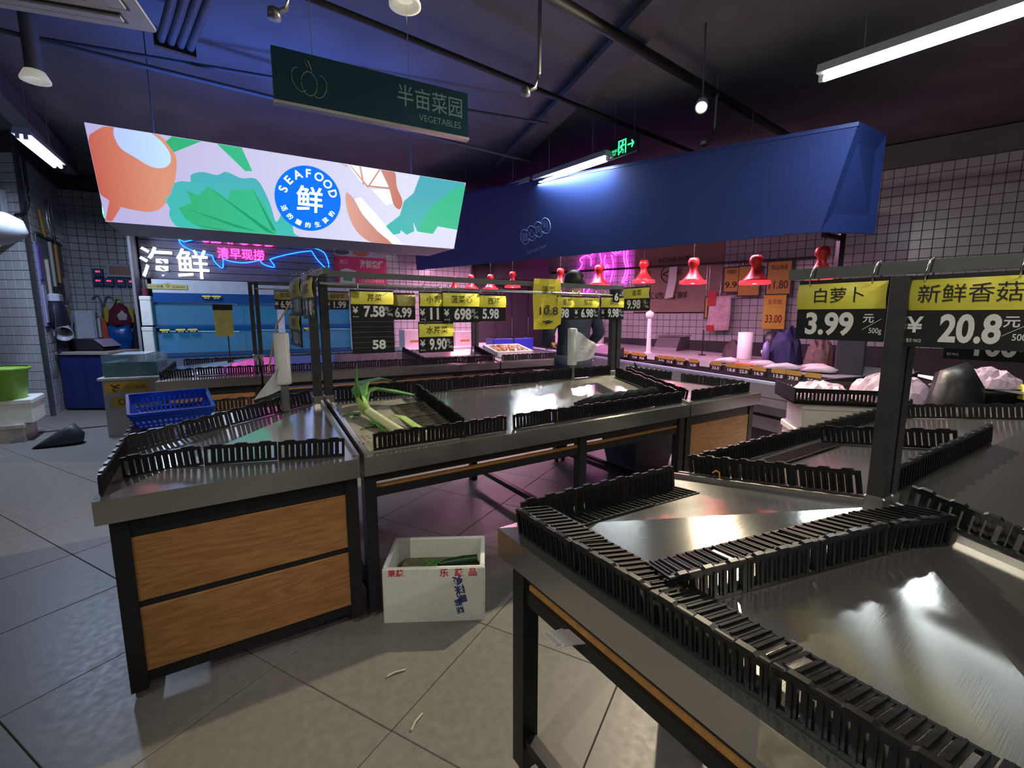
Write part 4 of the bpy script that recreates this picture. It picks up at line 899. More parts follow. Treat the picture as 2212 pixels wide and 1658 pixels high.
tb = thing('plastic_tub', 'large blue grey tub on the floor under the centre row', 'tub', CI.M @ T(3.44, .80, 0))
TUBM = mat('tub_blue_grey', (.055, .075, .12), .45); m2 = MB()
def _tub(m2, a, b, c, d, z0, z1):
    m2.add([(-a, -b, z0), (a, -b, z0), (a, b, z0), (-a, b, z0), (-c, -d, z1), (c, -d, z1), (c, d, z1), (-c, d, z1)], [(0, 1, 5, 4), (1, 2, 6, 5), (2, 3, 7, 6), (3, 0, 4, 7)])
_tub(m2, .20, .15, .275, .22, .0, .44); _tub(m2, .185, .135, .26, .205, .012, .44); m2.box(-.19, .19, -.14, .14, 0, .012); m2.build('tub_body', TUBM, tb)
m2 = MB(); m2.box(-.285, .285, -.235, -.205, .43, .455); m2.box(-.285, .285, .205, .235, .43, .455); m2.box(-.285, -.26, -.205, .205, .43, .455); m2.box(.26, .285, -.205, .205, .43, .455); m2.build('rim', TUBM, tb)
# paper tag tucked in the near stand's rail
pt = thing('paper_slip', 'folded white paper slips stuck behind the wooden strip of the near stand', 'paper', NI.M @ T(.02, -.30, .60))
MB().box(-.05, .02, -.03, .03, .0, .002, M=Matrix.Rotation(R(18), 4, 'Y')).build('slip', WHITE, pt); MB().box(-.045, .015, .0, .05, -.012, -.010, M=Matrix.Rotation(R(10), 4, 'Y')).build('slip', WHITE, pt)
ts = MB().box(-.003, -.0005, -.05, .05, -.05, .012, M=Matrix.Identity(4)).build('tape_patch', mat('masking_tape', (.36, .32, .24), .7, 0, .25, 40), M=NI.M @ T(0, -.80, .745)); tag(ts, 'peeling tan tape patch on the apron of the near stand', 'tape')
tw = MB().tube([(0, -.012, 0), (.004, -.006, .018), (0, .004, .022), (-.004, .014, .012)], .003, 6).build('twist_tie', mat('orange_tie', (.55, .25, .03), .5), M=NI.M @ T(.775, -.16, NI.zs(.775, .16) + .018)); tag(tw, 'small orange twist tie on the metal joint of the near stand', 'tie')

# ================================================================== seafood corner
SW = mat('seafood_cladding_board', (.16, .15, .19), .6, 0, .15, 5, stretch=(1, 6, 6))
sp = thing('plank_cladding', 'grey plank cladding panel carrying the seafood lettering', 'panel', FS)
MB().box(-.70, 1.90, -.06, .01, 1.86, 2.62).build('backing', BLACKM, sp)
for k in range(7): MB().bbox(-.695, 1.895, -.085, -.06, 1.865 + k * .107, 1.965 + k * .107, .004).build('plank', SW, sp)
WN = glow('sign_white', (.85, .92, 1.), 3)
t = thing('lit_lettering', 'bright white lit seafood characters on the plank panel', 'sign', FS @ T(0, -.10, 0))
for ch, x in (('海', -.50), ('鲜', -.08)):
    o = text(t, ch, .4, x, 2.085, WN, -.03, .008, 'lit_character', fit=.39, hfit=.42)
    sd = text(t, ch, .4, x, 2.085, mat('letter_side', (.5, .5, .55), .5), .0, .008, 'character_back', fit=.39, hfit=.42)
NB = glow('neon_blue', (.02, .16, 1.), 7); NBC = glow('neon_blue_core', (.008, .13, 1.), 5.); NP = glow('neon_pink', (1., .03, .35), 6); NM = glow('neon_magenta', (1., .05, .85), 6)
wh = thing('whale_neon', 'blue neon whale outline glowing on the plank panel', 'neon sign', FS @ T(0, -.115, 0))
segs = [[(-.106, 2.409), (-.166, 2.393), (-.222, 2.418), (-.185, 2.343), (-.101, 2.289), (.045, 2.246), (.173, 2.219)], [(.173, 2.219), (.19, 2.14), (.284, 2.046), (.302, 2.182)], [(.302, 2.182), (.426, 2.144), (.605, 2.141), (.792, 2.192)], [(.792, 2.192), (.838, 2.13), (.99, 2.094), (.929, 2.209)], [(.929, 2.209), (1.107, 2.277), (1.38, 2.351), (1.547, 2.382)], [(1.547, 2.382), (1.633, 2.24), (1.786, 2.08)], [(1.786, 2.08), (1.802, 2.191), (1.753, 2.346), (1.698, 2.392)], [(-.106, 2.409), (.2, 2.52), (.7, 2.57), (1.3, 2.52), (1.698, 2.392)]]
for s_ in segs: MB().tube([(x, 0, z) for x, z in smooth_path(s_)], .0085, 6).build('neon_tube', NBC, wh)
t = thing('pink_neon_text', 'pink neon lettering inside the whale outline', 'neon sign', FS @ T(0, -.115, 0))
text(t, '清早现捞', .17, .545, 2.265, NP, 0, .012, 'neon_lettering', fit=.62); text(t, 'SEAFOOD', .2, .54, 2.475, NP, 0, .01, 'neon_lettering', fit=.95)
# tanks: steel rack with two tiers, backlit blue
TKB = mat('tank_blue_lit', (.0, .16, .42), .3, emit=(.0, .18, .45), es=.14, var=.2, scale=1.2); TKD = mat('tank_blue_dark', (.01, .06, .22), .4, emit=(.0, .06, .25), es=.12)
TW = mat('tank_water_lit', (.0, .10, .26), .1, emit=(.0, .17, .38), es=.24, var=.3, scale=2)
rk = thing('fish_tank_rack', 'tall two tier rack of lit blue fish tanks along the rear wall', 'fish tank', FS @ T(0, -.5, 0))
MB().box(-.55, 2.62, 0, .46, 1.65, 1.83).build('header_panel', mat('tank_header_white', (.55, .60, .68), .5), rk)
MB().box(-.55, 2.62, .42, .46, .80, 1.65).build('back_panel', TKB, rk)
for (z0, z1, nm_) in ((1.22, 1.52, 'upper_tank'), (.82, 1.12, 'lower_tank')):
    for k in range(3):
        x0 = -.55 + k * 1.06; tk = MB().box(x0 + .01, x0 + 1.05, .04, .41, z0, z1 - .04).build(nm_, TW, rk)
        MB().box(x0, x0 + 1.06, .02, .03, z0 - .02, z1).build('front_glass', GLASS, tk)
        MB().box(x0, x0 + 1.06, -.01, .03, z0 - .05, z0 - .02).build('ledge', TKD, tk)
        MB().tube([(x0 + .1, .02, z1 + .005), (x0 + .98, .02, z1 - .015)], .008, 6).build('white_pipe', WHITE, tk)
MB().box(-.55, 2.62, 0, .46, 0, .76).build('cabinet', mat('tank_cabinet', (.10, .14, .22), .5), rk)
MB().box(-.55, 2.62, .0, .03, 1.52, 1.65).build('light_hood', TKD, rk)
for x in (.95, 2.02): MB().box(x, x + .09, -.03, .03, .78, 1.64).build('white_divider', mat('divider_white', (.6, .68, .75), .5), rk)
for (x, z, w_) in ((.06, 1.60, .10), (.18, 1.60, .11), (-.46, 1.135, .11), (-.28, 1.135, .11), (-.14, 1.135, .11), (1.2, 1.13, .11), (1.36, 1.13, .11)):
    tn_ = (globals().get('tn_', -1)) + 1; t = thing('tank_tag', 'tiny yellow price tag on the fish tanks, ' + ['left of the upper pair', 'right of the upper pair', 'first of the lower left three', 'second of the lower left three', 'third of the lower left three', 'left of the lower right pair', 'right of the lower right pair'][tn_], 'price tag', rk.matrix_world @ T(x, -.02, z), 'tags on the fish tanks')
    MB().box(-w_ / 2, w_ / 2, -.004, .004, .0, .022).build('name_strip', YEL, t); MB().box(-w_ / 2, w_ / 2, -.004, .004, -.03, .0).build('board', BOARD, t); text(t, '39.8', .03, 0, -.015, NUM, -.005, .01, 'price_digits', fit=w_ * .6)
t = thing('warning_sticker', 'long yellow caution sticker under the lit seafood characters', 'sticker', FS @ T(-.373, -.505, 1.735)); MB().poly([(-.22, -.035), (.22, -.035), (.22, .03), (.06, .03), (0, .055), (-.06, .03), (-.22, .03)], -.003, 0).build('sheet', YELD, t); text(t, '小心地滑', .04, -.13, -.002, INK, -.004); text(t, '当心禁止洗手', .025, .12, -.005, INK, -.004); MB().tube([(x * .6, -.005, z * .6 + .005) for x, z in [(-.03, 0), (0, -.03), (.03, 0), (0, .04)]], .003, 5, True).build('drop_symbol', INK, t)
for (x, z0, z1, lb) in ((-.635, 1.21, 1.60, 'upper white foam box stacked at the left end of the tanks'), (-.645, .86, 1.19, 'lower white foam box stacked at the left end of the tanks')):
    t = thing('foam_box', lb, 'foam box', FS @ T(x - .0, -.52, 0)); MB().bbox(-.06, .06, -.02, .3, z0, z1, .008).build('box_body', FOAM, t); MB().bbox(-.063, .063, -.025, .305, z1 - .05, z1, .008).build('lid', FOAM, t)
t = thing('foam_box', 'bottom foam box hidden at the foot of the foam stack', 'foam box', FS @ T(-.645, -.52, 0)); MB().bbox(-.06, .06, -.02, .3, 0, .855, .008).build('box_body', FOAM, t); MB().bbox(-.063, .063, -.025, .305, .81, .858, .006).build('lid', FOAM, t)
t = thing('thermos', 'silver and red cylinder standing on the foam boxes', 'flask', FS @ T(-.635, -.45, 1.602)); MB().cyl((0, 0, 0), .035, .10, 16).build('red_base', mat('dark_red', (.18, .03, .05), .3), t); MB().cyl((0, 0, .10), .035, .12, 16).build('silver_body', mat('silver', (.6, .6, .62), .25, 1.), t); MB().cyl((0, 0, .22), .03, .02, 16).build('cap', BLACKM, t)
# poster
ps = thing('poster', 'pink and white grilled seafood poster on the tiled rear wall', 'poster', FS @ T(1.90, -.03, 1.84))
MB().box(0, .885, -.006, .004, 0, .62).build('sheet', mat('poster_pink', (.72, .06, .18), .5, 0, .03), ps)
MB().box(.0, .885, -.0075, -.006, .50, .62).build('photo_band', mat('poster_pale', (.55, .58, .65), .5, 0, .1, 8), ps)
for x, r, c in ((.14, .10, (.10, .11, .14)), (.45, .12, (.62, .22, .12)), (.76, .08, (.5, .5, .52))): MB().poly([(x + r * 1.2 * math.cos(a), .565 + r * .45 * math.sin(a)) for a in [i * .3927 for i in range(16)]], -.0085, -.0075).build('dish_print', mat('dish_%g' % x, c, .5, 0, .3, 30), ps)
text(ps, '海鲜烧烤', .15, .63, .385, mat('poster_white', (.85, .82, .75), .5), -.0075, .02, fit=.40); text(ps, '15305274593', .07, .62, .10, mat('poster_white', (.85, .82, .75), .5), -.0075, .01, fit=.42); text(ps, '加工', .07, .16, .41, mat('poster_white', (.85, .82, .75), .5), -.0075, .01)
MB().poly([(.08, .05), (.33, .03), (.36, .26), (.20, .30), (.10, .27)], -.0075, -.006).build('plate_print', mat('plate_print', (.75, .78, .72), .5), ps); MB().poly([(.13, .10), (.28, .08), (.30, .17), (.18, .20)], -.0085, -.0075).build('greens_print', mat('greens_print', (.10, .40, .15), .5, 0, .4, 40), ps)
# small stand with tank and yellow stickers
ss = thing('tank_plinth', 'beige plinth with two yellow warning stickers under a small tank', 'plinth', frame((-4.48, 5.05), 66))
MB().bbox(0, .52, 0, .5, 0, .64, .008).build('plinth_body', mat('plinth_beige', (.42, .40, .37), .6), ss); MB().bbox(-.03, .55, -.03, .53, .64, .67, .006).build('plinth_top', mat('plinth_top_stone', (.45, .42, .38), .5), ss)
for z0, x0, w_, a, b in ((.50, .02, .40, '小心地滑', ''), (.33, .07, .38, '当心', '禁止洗手')):
    t = thing('warning_sticker', 'upper yellow sticker on the plinth with slipping man' if not b else 'lower yellow sticker on the plinth with hand and drop', 'sticker', ss.matrix_world @ T(x0, -.002, z0)); MB().box(0, w_, -.003, 0, 0, .115).build('sheet', mat('orange_yellow', (.52, .33, .05), .5, 0, .1), t)
    if b: text(t, a, .045, .20, .08, INK, -.004); text(t, b, .04, .25, .035, INK, -.004); MB().tube([(.09 + .03 * math.cos(q), -.004, .065 + .03 * math.sin(q)) for q in [i * .52 for i in range(12)]], .004, 5, True).build('hand_symbol', INK, t)
    else:
        text(t, a, .05, .27, .055, INK, -.004)
        for q in ([(.06, .09), (.09, .06), (.13, .05)], [(.09, .06), (.07, .03), (.10, .015)], [(.09, .06), (.12, .085), (.14, .08)]): MB().tube([(x, -.004, z) for x, z in q], .006, 5).build('slipping_man', INK, t)
tk = thing('small_tank', 'small clear glass tank with greenish water on the beige plinth', 'fish tank', ss.matrix_world @ T(.02, 0, .67))
for a in ((0, .50, 0, .008), (0, .50, .45, .458), (0, .008, .008, .45), (.492, .50, .008, .45)): MB().box(*a, 0, .24).build('glass_wall', GLASS, tk)
MB().box(.40, .406, .01, .45, 0, .24).build('glass_divider', GLASS, tk); MB().box(.009, .491, .009, .449, .003, .16).build('water', mat('tank_water', (.06, .20, .22), .08, 0, .1, 5, trans=.3), tk); MB().box(.1, .4, -.01, .46, .24, .25).build('lid_bar', mat('clear_bar', (.4, .5, .52), .2), tk)
# blue cabinet with scale
bc = thing('blue_cabinet', 'dark blue cabinet with pale top in the tiled alcove', 'cabinet', frame((-6.36, 6.55), 90))
MB().box(0, .68, 0, .5, .04, .80).build('cabinet_body', mat('cabinet_blue', (.012, .02, .12), .5), bc); MB().bbox(-.03, .72, -.03, .55, .80, .84, .006).build('cabinet_top', mat('cabinet_top_wood', (.36, .30, .27), .5), bc); MB().box(.02, .66, .02, .48, 0, .04).build('plinth', BLACKM, bc); MB().box(.338, .342, -.003, 0, .06, .78).build('door_gap', BLACKM, bc)
sc_ = thing('weighing_scale', 'black weighing scale on the blue cabinet', 'scale', bc.matrix_world @ T(.05, .1, .84)); SCB = mat('scale_black', (.025, .022, .028), .4)
MB().poly([(0, .02), (.50, .02), (.44, .09), (.36, .17), (.02, .17), (0, .12)], 0, .3).build('scale_body', SCB, sc_); MB().add([(.38, -.004, .165), (.51, -.004, .06), (.51, .3, .06), (.38, .3, .165), (.38, -.004, .17), (.515, -.004, .065), (.515, .3, .065), (.38, .3, .17)], [(0, 1, 2, 3), (4, 5, 6, 7), (0, 1, 5, 4), (2, 3, 7, 6), (1, 2, 6, 5), (0, 3, 7, 4)]).build('display', mat('scale_display', (.24, .20, .28), .3), sc_); MB().box(.04, .46, .02, .28, 0, .02).build('base_foot', BLACKM, sc_)
# alcove wall items
CB = mat('controller_blue', (.012, .03, .16), .4); RLED = glow('red_led', (1., .03, .08), 3.)
for k, (x, z) in enumerate(((.36, 1.90), (.50, 1.90), (.65, 1.90), (.80, 1.90), (.37, 2.05))):
    t = thing('temperature_controller', ['leftmost', 'second', 'third', 'rightmost', 'upper single'][k] + ' blue temperature controller with red digits on the alcove wall', 'controller', FA @ T(x, -.05, z)); MB().bbox(-.068, .068, -.03, .045, -.065, .065, .006).build('case', CB, t); text(t, '88.8', .035, .0, .02, RLED, -.032, .02, 'red_digits')
t = thing('wall_box', 'pale framed box with orange front on the alcove wall', 'box', FA @ T(.67, -.06, 2.10)); MB().bbox(-.19, .19, -.02, .05, -.11, .11, .01).build('frame', mat('pale_frame', (.42, .48, .56), .5), t); MB().box(-.15, .15, -.024, -.02, -.07, .07).build('front', mat('terracotta', (.33, .13, .08), .35), t)
bp_ = thing('hanging_bag', 'maroon and yellow bag hanging on the alcove wall', 'bag', FA @ T(.585, -.09, 1.18))
def blob(name, prof, depth, m, parent, M=None):
    """soft outline: polygon inflated front and back"""
    c = (sum(p[0] for p in prof) / len(prof), sum(p[1] for p in prof) / len(prof)); mb = MB(); vs = []; n = len(prof)
    rings = ((1., 0), (.95, .55), (.74, .9), (0., 1.))
    for sgn in (-1, 1):
        base = len(vs)
        for s, d in rings[:-1]: vs += [(c[0] + (x - c[0]) * s, sgn * depth * d, c[1] + (z - c[1]) * s) for x, z in prof]
        vs.append((c[0], sgn * depth, c[1]))
    f = []
    for sgn in (0, 1):
        b = sgn * (3 * n + 1)
        for r in range(2):
            for i in range(n): f.append((b + r * n + i, b + r * n + (i + 1) % n, b + (r + 1) * n + (i + 1) % n, b + (r + 1) * n + i))
        for i in range(n): f.append((b + 2 * n + i, b + 2 * n + (i + 1) % n, b + 3 * n))
    return mb.add(vs, f, M, True).build(name, m, parent)
blob('bag_body', [(-.17, -.02), (.17, -.02), (.18, .10), (.12, .30), (.04, .37), (-.04, .36), (-.13, .24)], .07, mat('maroon_cloth', (.13, .015, .035), .8, 0, .2, 15), bp_)
for s in (-1, 1): blob('yellow_side', [(s * .13, .02), (s * .20, .04), (s * .20, .28), (s * .15, .33), (s * .12, .2)], .04, mat('yellow_cloth', (.50, .40, .05), .8), bp_)
MB().tube([(-.05, 0, .36), (-.02, -.01, .46), (.03, -.01, .46), (.06, 0, .36)], .012, 8).build('handle', mat('yellow_cloth', (.50, .40, .05), .8), bp_); blob('white_emblem', [(.0, .08), (.10, .08), (.12, .17), (.08, .21), (.05, .25), (.02, .21), (-.02, .17)], .008, mat('bag_print', (.5, .48, .5), .7), bp_, T(.0, -.068, 0))
t = thing('plastic_sack', 'bright blue plastic sack under the maroon bag', 'bag', FA @ T(.54, -.10, .74)); blob('sack_body', [(-.19, .0), (.16, .0), (.20, .2), (.17, .46), (.02, .40), (-.10, .45), (-.19, .3)], .09, mat('sack_blue', (.01, .10, .42), .25, 0, .4, 9, .6), t)
t = thing('navy_apron', 'dark navy apron hanging beside the fish tanks', 'apron', FA @ T(.83, -.06, .55)); blob('apron_cloth', [(-.12, 0), (.14, 0), (.13, .6), (.03, .85), (-.05, .8), (-.10, .5)], .03, NAVY, t)
t = thing('hose', 'grey hose looped on the alcove wall', 'hose', FA @ T(.30, -.05, 1.0)); MB().tube([(x, 0, z) for x, z in smooth_path([(-.05, .62), (.02, .68), (.06, .55), (.05, .2), (.03, .0), (.08, .1), (.09, .5), (.15, .66), (.22, .62), (.25, .5)])], .014, 8).build('tube', mat('hose_grey', (.13, .17, .22), .4), t)
t = thing('white_canister', 'white plastic canister standing behind the scale', 'canister', FA @ T(.19, -.25, 0)); MB().bbox(-.15, .12, -.1, .1, .84, 1.42, .03).build('body', mat('canister_white', (.55, .58, .66), .5), t); MB().bbox(.13, .17, -.04, .04, .98, 1.3, .01).build('grip', mat('canister_white', (.55, .58, .66), .5), t); MB().box(-.15, .12, -.1, .1, .0, .84).build('support', BLACKM, t)
t = thing('orange_board', 'upright orange-red board beside the white canister', 'board', FA @ T(.40, -.24, .84)); MB().poly([(-.04, 0), (.05, 0), (.03, .35), (.0, .46), (-.03, .46)], -.02, .02).build('board', mat('orange_red', (.60, .07, .03), .5), t); MB().box(-.04, .05, -.03, .03, -.84, 0).build('foot', BLACKM, t)
# tool wall on the pier's return
MG = mat('green_grey_board', (.15, .18, .20), .6)
t = thing('tool_board', 'grey tool board on the side of the tiled pier', 'board', FK2 @ T(.75, -.02, 1.25)); MB().box(-.55, .75, -.012, .0, 0, 1.15).build('board', MG, t); MB().box(-.55, .78, -.03, .0, 1.15, 1.19).build('shelf_lip', BLACKM, t)
for k, (x, z, l, c, lb) in enumerate(((-.35, 1.55, .55, (.45, .38, .33), 'pale tool handle hanging on the grey tool board'), (-.05, 1.75, .62, (.32, .34, .33), 'long grey chisel handle hanging on the tool board'), (.25, 1.82, .55, (.40, .20, .06), 'wooden brush handle with black tip on the tool board'))):
    t = thing('hand_tool', lb, 'tool', FK2 @ T(.75 + x, -.06, z)); MB().cyl((0, 0, 0), .02, l, 10, r2=.024).build('handle', mat('tool_%d' % k, c, .5), t); MB().cyl((0, 0, -.08), .022, .08, 10).build('tip', BLACKM, t); MB().tube([(0, .045, l - .03), (0, 0, l - .03)], .006, 6).build('peg', CHROME, t)
for x, z, lb in ((-.2, 2.42, 'orange handled knife above the tool board'),): t = thing('hand_tool', lb, 'tool', FK2 @ T(.75 + x, -.05, z)); MB().tube([(0, 0, 0), (-.12, 0, .34)], .018, 8).build('handle', mat('tool_orange', (.45, .22, .03), .5), t); MB().poly([(-.02, 0), (.06, -.02), (.10, .08), (.02, .14)], -.004, .004).build('blade', mat('blade', (.3, .3, .36), .3, .8), t)
wk = thing('wire_whisk', 'large wire whisk standing above the tool board', 'whisk', FK2 @ T(1.02, -.06, 2.44))
for k in range(4):
    a = k * .785; MB().tube([(.07 * math.sin(q) * math.cos(a), .05 * math.sin(q) * math.sin(a), .30 - .30 * math.cos(q)) for q in [i * .3927 for i in range(1, 8)]], .004, 5).build('wire', CHROME, wk)
MB().cyl((0, 0, -.1), .018, .14, 8).build('handle', BLACKM, wk)
t = thing('notice_sheets', 'white notice sheets with a yellow slip hanging beside the alcove', 'notice', FK2 @ T(1.50, -.03, 1.32))
for (x, z, w_, h_, c) in ((.0, .25, .30, .70, WHITE), (.05, -.12, .26, .45, WHITE), (-.08, -.05, .17, .38, YELD), (-.2, .12, .12, .12, WHITE)):
    m2 = MB(); n = 5
    for i in range(n): p = [(x - w_ / 2, -.012 * math.sin(i), z + h_ * (1 - i / n) - h_ / 2), (x + w_ / 2, -.02 * math.sin(i + 1), z + h_ * (1 - i / n) - h_ / 2), (x + w_ / 2, -.02 * math.sin(i + 2), z + h_ * (1 - (i + 1) / n) - h_ / 2), (x - w_ / 2, -.012 * math.sin(i + 1), z + h_ * (1 - (i + 1) / n) - h_ / 2)]; m2.add(p + [(a, b + .002, d) for a, b, d in p], [(0, 1, 2, 3), (7, 6, 5, 4)], smooth=True)
    m2.build('sheet', c, t)
fn = thing('handheld_scanner', 'black and white corded gun shaped scanner hanging on the pier', 'scanner', FK2 @ T(.30, -.10, .98))
blob('dark_hood', [(-.1, .2), (.18, .1), (.30, .28), (.26, .46), (.05, .60), (-.08, .52)], .09, mat('hood_black', (.02, .02, .04), .5), fn); MB().lathe([(.03, .0), (.05, .12), (.10, .26), (.105, .26), (.055, .1), (.0, .0)], 16, M=T(.1, -.08, .2) @ Matrix.Rotation(R(-110), 4, 'Y')).build('horn', mat('horn_grey', (.40, .38, .46), .4), fn); MB().bbox(.02, .26, -.08, .04, -.16, .05, .01).build('block', mat('hood_black', (.02, .02, .04), .5), fn)
MB().bbox(-.02, .22, -.06, .06, .56, .66, .02).build('white_grip', mat('grip_white', (.5, .5, .58), .5), fn); MB().tube([(x, -.02, z) for x, z in smooth_path([(-.06, .5), (-.25, .1), (-.5, .0)])] , .008, 6).build('cable', BLACKM, fn); MB().tube([(x, -.02, z) for x, z in smooth_path([(.12, -.15), (.1, -.5), (.05, -.8), (.25, -.7), (.2, -.5), (.05, -.35), (.3, -.25)])], .008, 6).build('cable', BLACKM, fn)
t = thing('paper_rack', 'lilac rack of papers between pier edge and tool board', 'rack', FK2 @ T(.12, -.015, 1.2)); MB().box(0, .16, -.02, .0, 0, 1.1).build('panel', mat('lilac_panel', (.22, .20, .38), .6), t); MB().box(.02, .15, -.03, -.02, .62, 1.05).build('paper', mat('violet_paper', (.18, .10, .40), .6), t); MB().box(.02, .15, -.03, -.02, .05, .55).build('paper', mat('pale_paper', (.42, .40, .52), .6), t)
# wall fan / round lamp at the left edge, alarm box
t = thing('wall_lamp', 'white bowl shaped wall fitting cut by the left picture edge', 'wall lamp', frame((-5.55, 5.1, 2.26), 90)); MB().lathe([(.0, -.17), (.14, -.165), (.27, -.11), (.33, -.02), (.30, .10), (.20, .16), (.16, .15), (.24, .09), (.26, .0), (.1, -.1), (.0, -.12)], 32).build('bowl', mat('bowl_white', (.32, .34, .37), .35), t); MB().tube([(-.2, .1, -.02), (-.45, .5, .1), (-.7, 1.08, .1)], .03, 8).build('arm', mat('bowl_white', (.32, .34, .37), .35), t)
t = thing('alarm_box', 'white control box with green light on the tiled pier', 'control box', FK @ T(2.62, -.012, 2.55)); MB().bbox(-.22, .2, -.08, .0, 0, .36, .01).build('case', mat('case_white', (.5, .52, .56), .5), t); MB().box(-.12, .08, -.085, -.08, .12, .26).build('screen', BLACKM, t); MB().box(.06, .09, -.088, -.085, .15, .17).build('green_led', GREEN, t)
t = thing('security_camera', 'round dome camera above the control box on the pier', 'camera', FK @ T(2.5, -.1, 3.02)); MB().lathe([(0, -.1), (.07, -.08), (.1, 0), (.1, .05), (0, .05)], 20).build('dome', mat('dome_white', (.5, .52, .55), .3), t); MB().box(-.04, .04, .0, .1, .0, .05).build('bracket', WHITE, t)
t = thing('cable', 'dark cable bending off the tiled pier near the ceiling', 'cable', FK @ T(2.98, -.05, 2.6)); MB().tube([(x, 0, z) for x, z in smooth_path([(-.05, .0), (.08, .03), (.14, .2), (.15, .6), (.15, .9)])], .018, 8).build('sleeve', BLACKM, t)
# floor boxes and bucket at the left edge
for x0, y0, a, z0, h_, lb in ((-5.75, 4.55, 57, 0, .20, 'lower dirty foam box on the floor at the left edge'), (-5.7, 4.62, 57, .20, .26, 'upper white foam box at the left edge under the green bucket')):
    t = thing('foam_box', lb, 'foam box', frame((x0, y0, z0), a)); m_ = FOAM if z0 else mat('dirty_foam', (.40, .36, .34), .8, 0, .2, 10); MB().bbox(0, .62, 0, .45, 0, h_ - .05, .01).build('box_body', m_, t); MB().bbox(-.01, .63, -.01, .46, h_ - .05, h_, .012).build('lid', m_, t)
t = thing('green_bucket', 'lime green plastic bucket on the foam box at the left edge', 'bucket', frame((-5.42, 4.95, .46), 57)); LIME = mat('lime_plastic', (.22, .42, .05), .4); MB().lathe([(.0, 0), (.15, 0), (.19, .32), (.20, .33), (.185, .33), (.14, .02), (.0, .02)], 24).build('tub', LIME, t); MB().lathe([(.195, .30), (.21, .31), (.21, .335), (.195, .34)], 24).build('rim', LIME, t)
t = thing('folded_bag', 'dark folded tarpaulin bag on the floor by the beige plinth', 'bag', frame((-4.75, 4.75), 57)); blob('tarp', [(-.2, 0), (.2, 0), (.22, .10), (.14, .22), (.03, .16), (-.12, .06)], .1, mat('dark_tarp', (.035, .045, .05), .5, 0, .4, 10, .4), t)
t = thing('hanging_tube_sign', 'small green round lit sign beside the left end of the banner', 'sign', frame((-5.0, 6.0, 2.62), 120)); MB().poly([(.055 * math.cos(a), .10 * math.sin(a)) for a in [i * .3927 for i in range(16)]], -.015, .015).build('disc', glow('green_disc', (.02, .40, .16), .8), t); text(t, '8', .12, 0, 0, WHG, -.017, .03); MB().tube([(0, 0, .1), (0, 0, 1.0)], .004, 5).build('wire', CHROME, t)

# ================================================================== butcher corner
FC = frame((1.15, 6.86), 157.6)
bc2 = thing('butcher_case', 'low refrigerated butcher display case glowing pink', 'display case', FC)
CW = mat('case_white', (.60, .60, .62), .4); CG = mat('case_grey', (.20, .20, .22), .5); CD = mat('case_dark', (.035, .03, .035), .5)
x0, x1 = -2.5, 3.22
MB().add([(x0, 0, .745), (x1, 0, .745), (x1, .06, .745), (x0, .06, .745), (x0, .10, .52), (x1, .10, .52), (x1, .16, .52), (x0, .16, .52)], [(0, 1, 2, 3), (7, 6, 5, 4), (0, 4, 5, 1), (1, 5, 6, 2), (2, 6, 7, 3), (3, 7, 4, 0)]).build('front_panel', CW, bc2)
MB().box(x0, x1, -.008, .03, .738, .762).build('edge_strip', mat('edge_strip_blue', (.45, .52, .72), .35), bc2)
MB().box(x0, x1, .12, .5, .44, .53).build('bumper', CG, bc2); MB().box(x0, x1, .18, 1.5, .06, .44).build('lower_body', CD, bc2); MB().box(x0, x1, .16, .18, .28, .40).build('kick_band', mat('kick_pale', (.32, .30, .31), .5), bc2)
MB().box(x0, x1, .06, .44, .60, .66).build('well', mat('well_grey', (.22, .17, .19), .5), bc2); MB().box(x0, x1, .44, .50, .52, .80).build('shelf_front', CD, bc2)
MB().box(x0, x1, .50, 1.75, .74, .80).build('worktop', mat('worktop_grey', (.30, .28, .30), .4), bc2); MB().box(x0, x1, .5, 1.7, .44, .74).build('back_body', CD, bc2)
MB().box(x1, x1 + .035, -.02, 1.7, .06, .80).build('end_cheek', CD, bc2); MB().box(1.05, 1.08, -.01, .44, .50, .76).build('divider_cheek', CD, bc2)
for k in range(5): MB().tube([(x0 + .6 + k * 1.0, -.012, .70), (x0 + .64 + k * 1.0, -.02, .68), (x0 + .68 + k * 1.0, -.012, .70)], .005, 6).build('drain_ring', CHROME, bc2)
b3 = thing('butcher_case', 'second shorter butcher case whose end shows at right of the first', 'display case', FC @ T(3.36, .16, 0))
MB().add([(0, -.02, .745), (.5, -.02, .745), (.5, .1, .745), (0, .1, .745), (0, .10, .40), (.5, .10, .40), (.5, .2, .40), (0, .2, .40)], [(0, 1, 2, 3), (7, 6, 5, 4), (0, 4, 5, 1), (1, 5, 6, 2), (2, 6, 7, 3), (3, 7, 4, 0)]).build('front_panel', CW, b3); MB().box(0, .5, .2, 1.4, .05, .74).build('body', CD, b3)
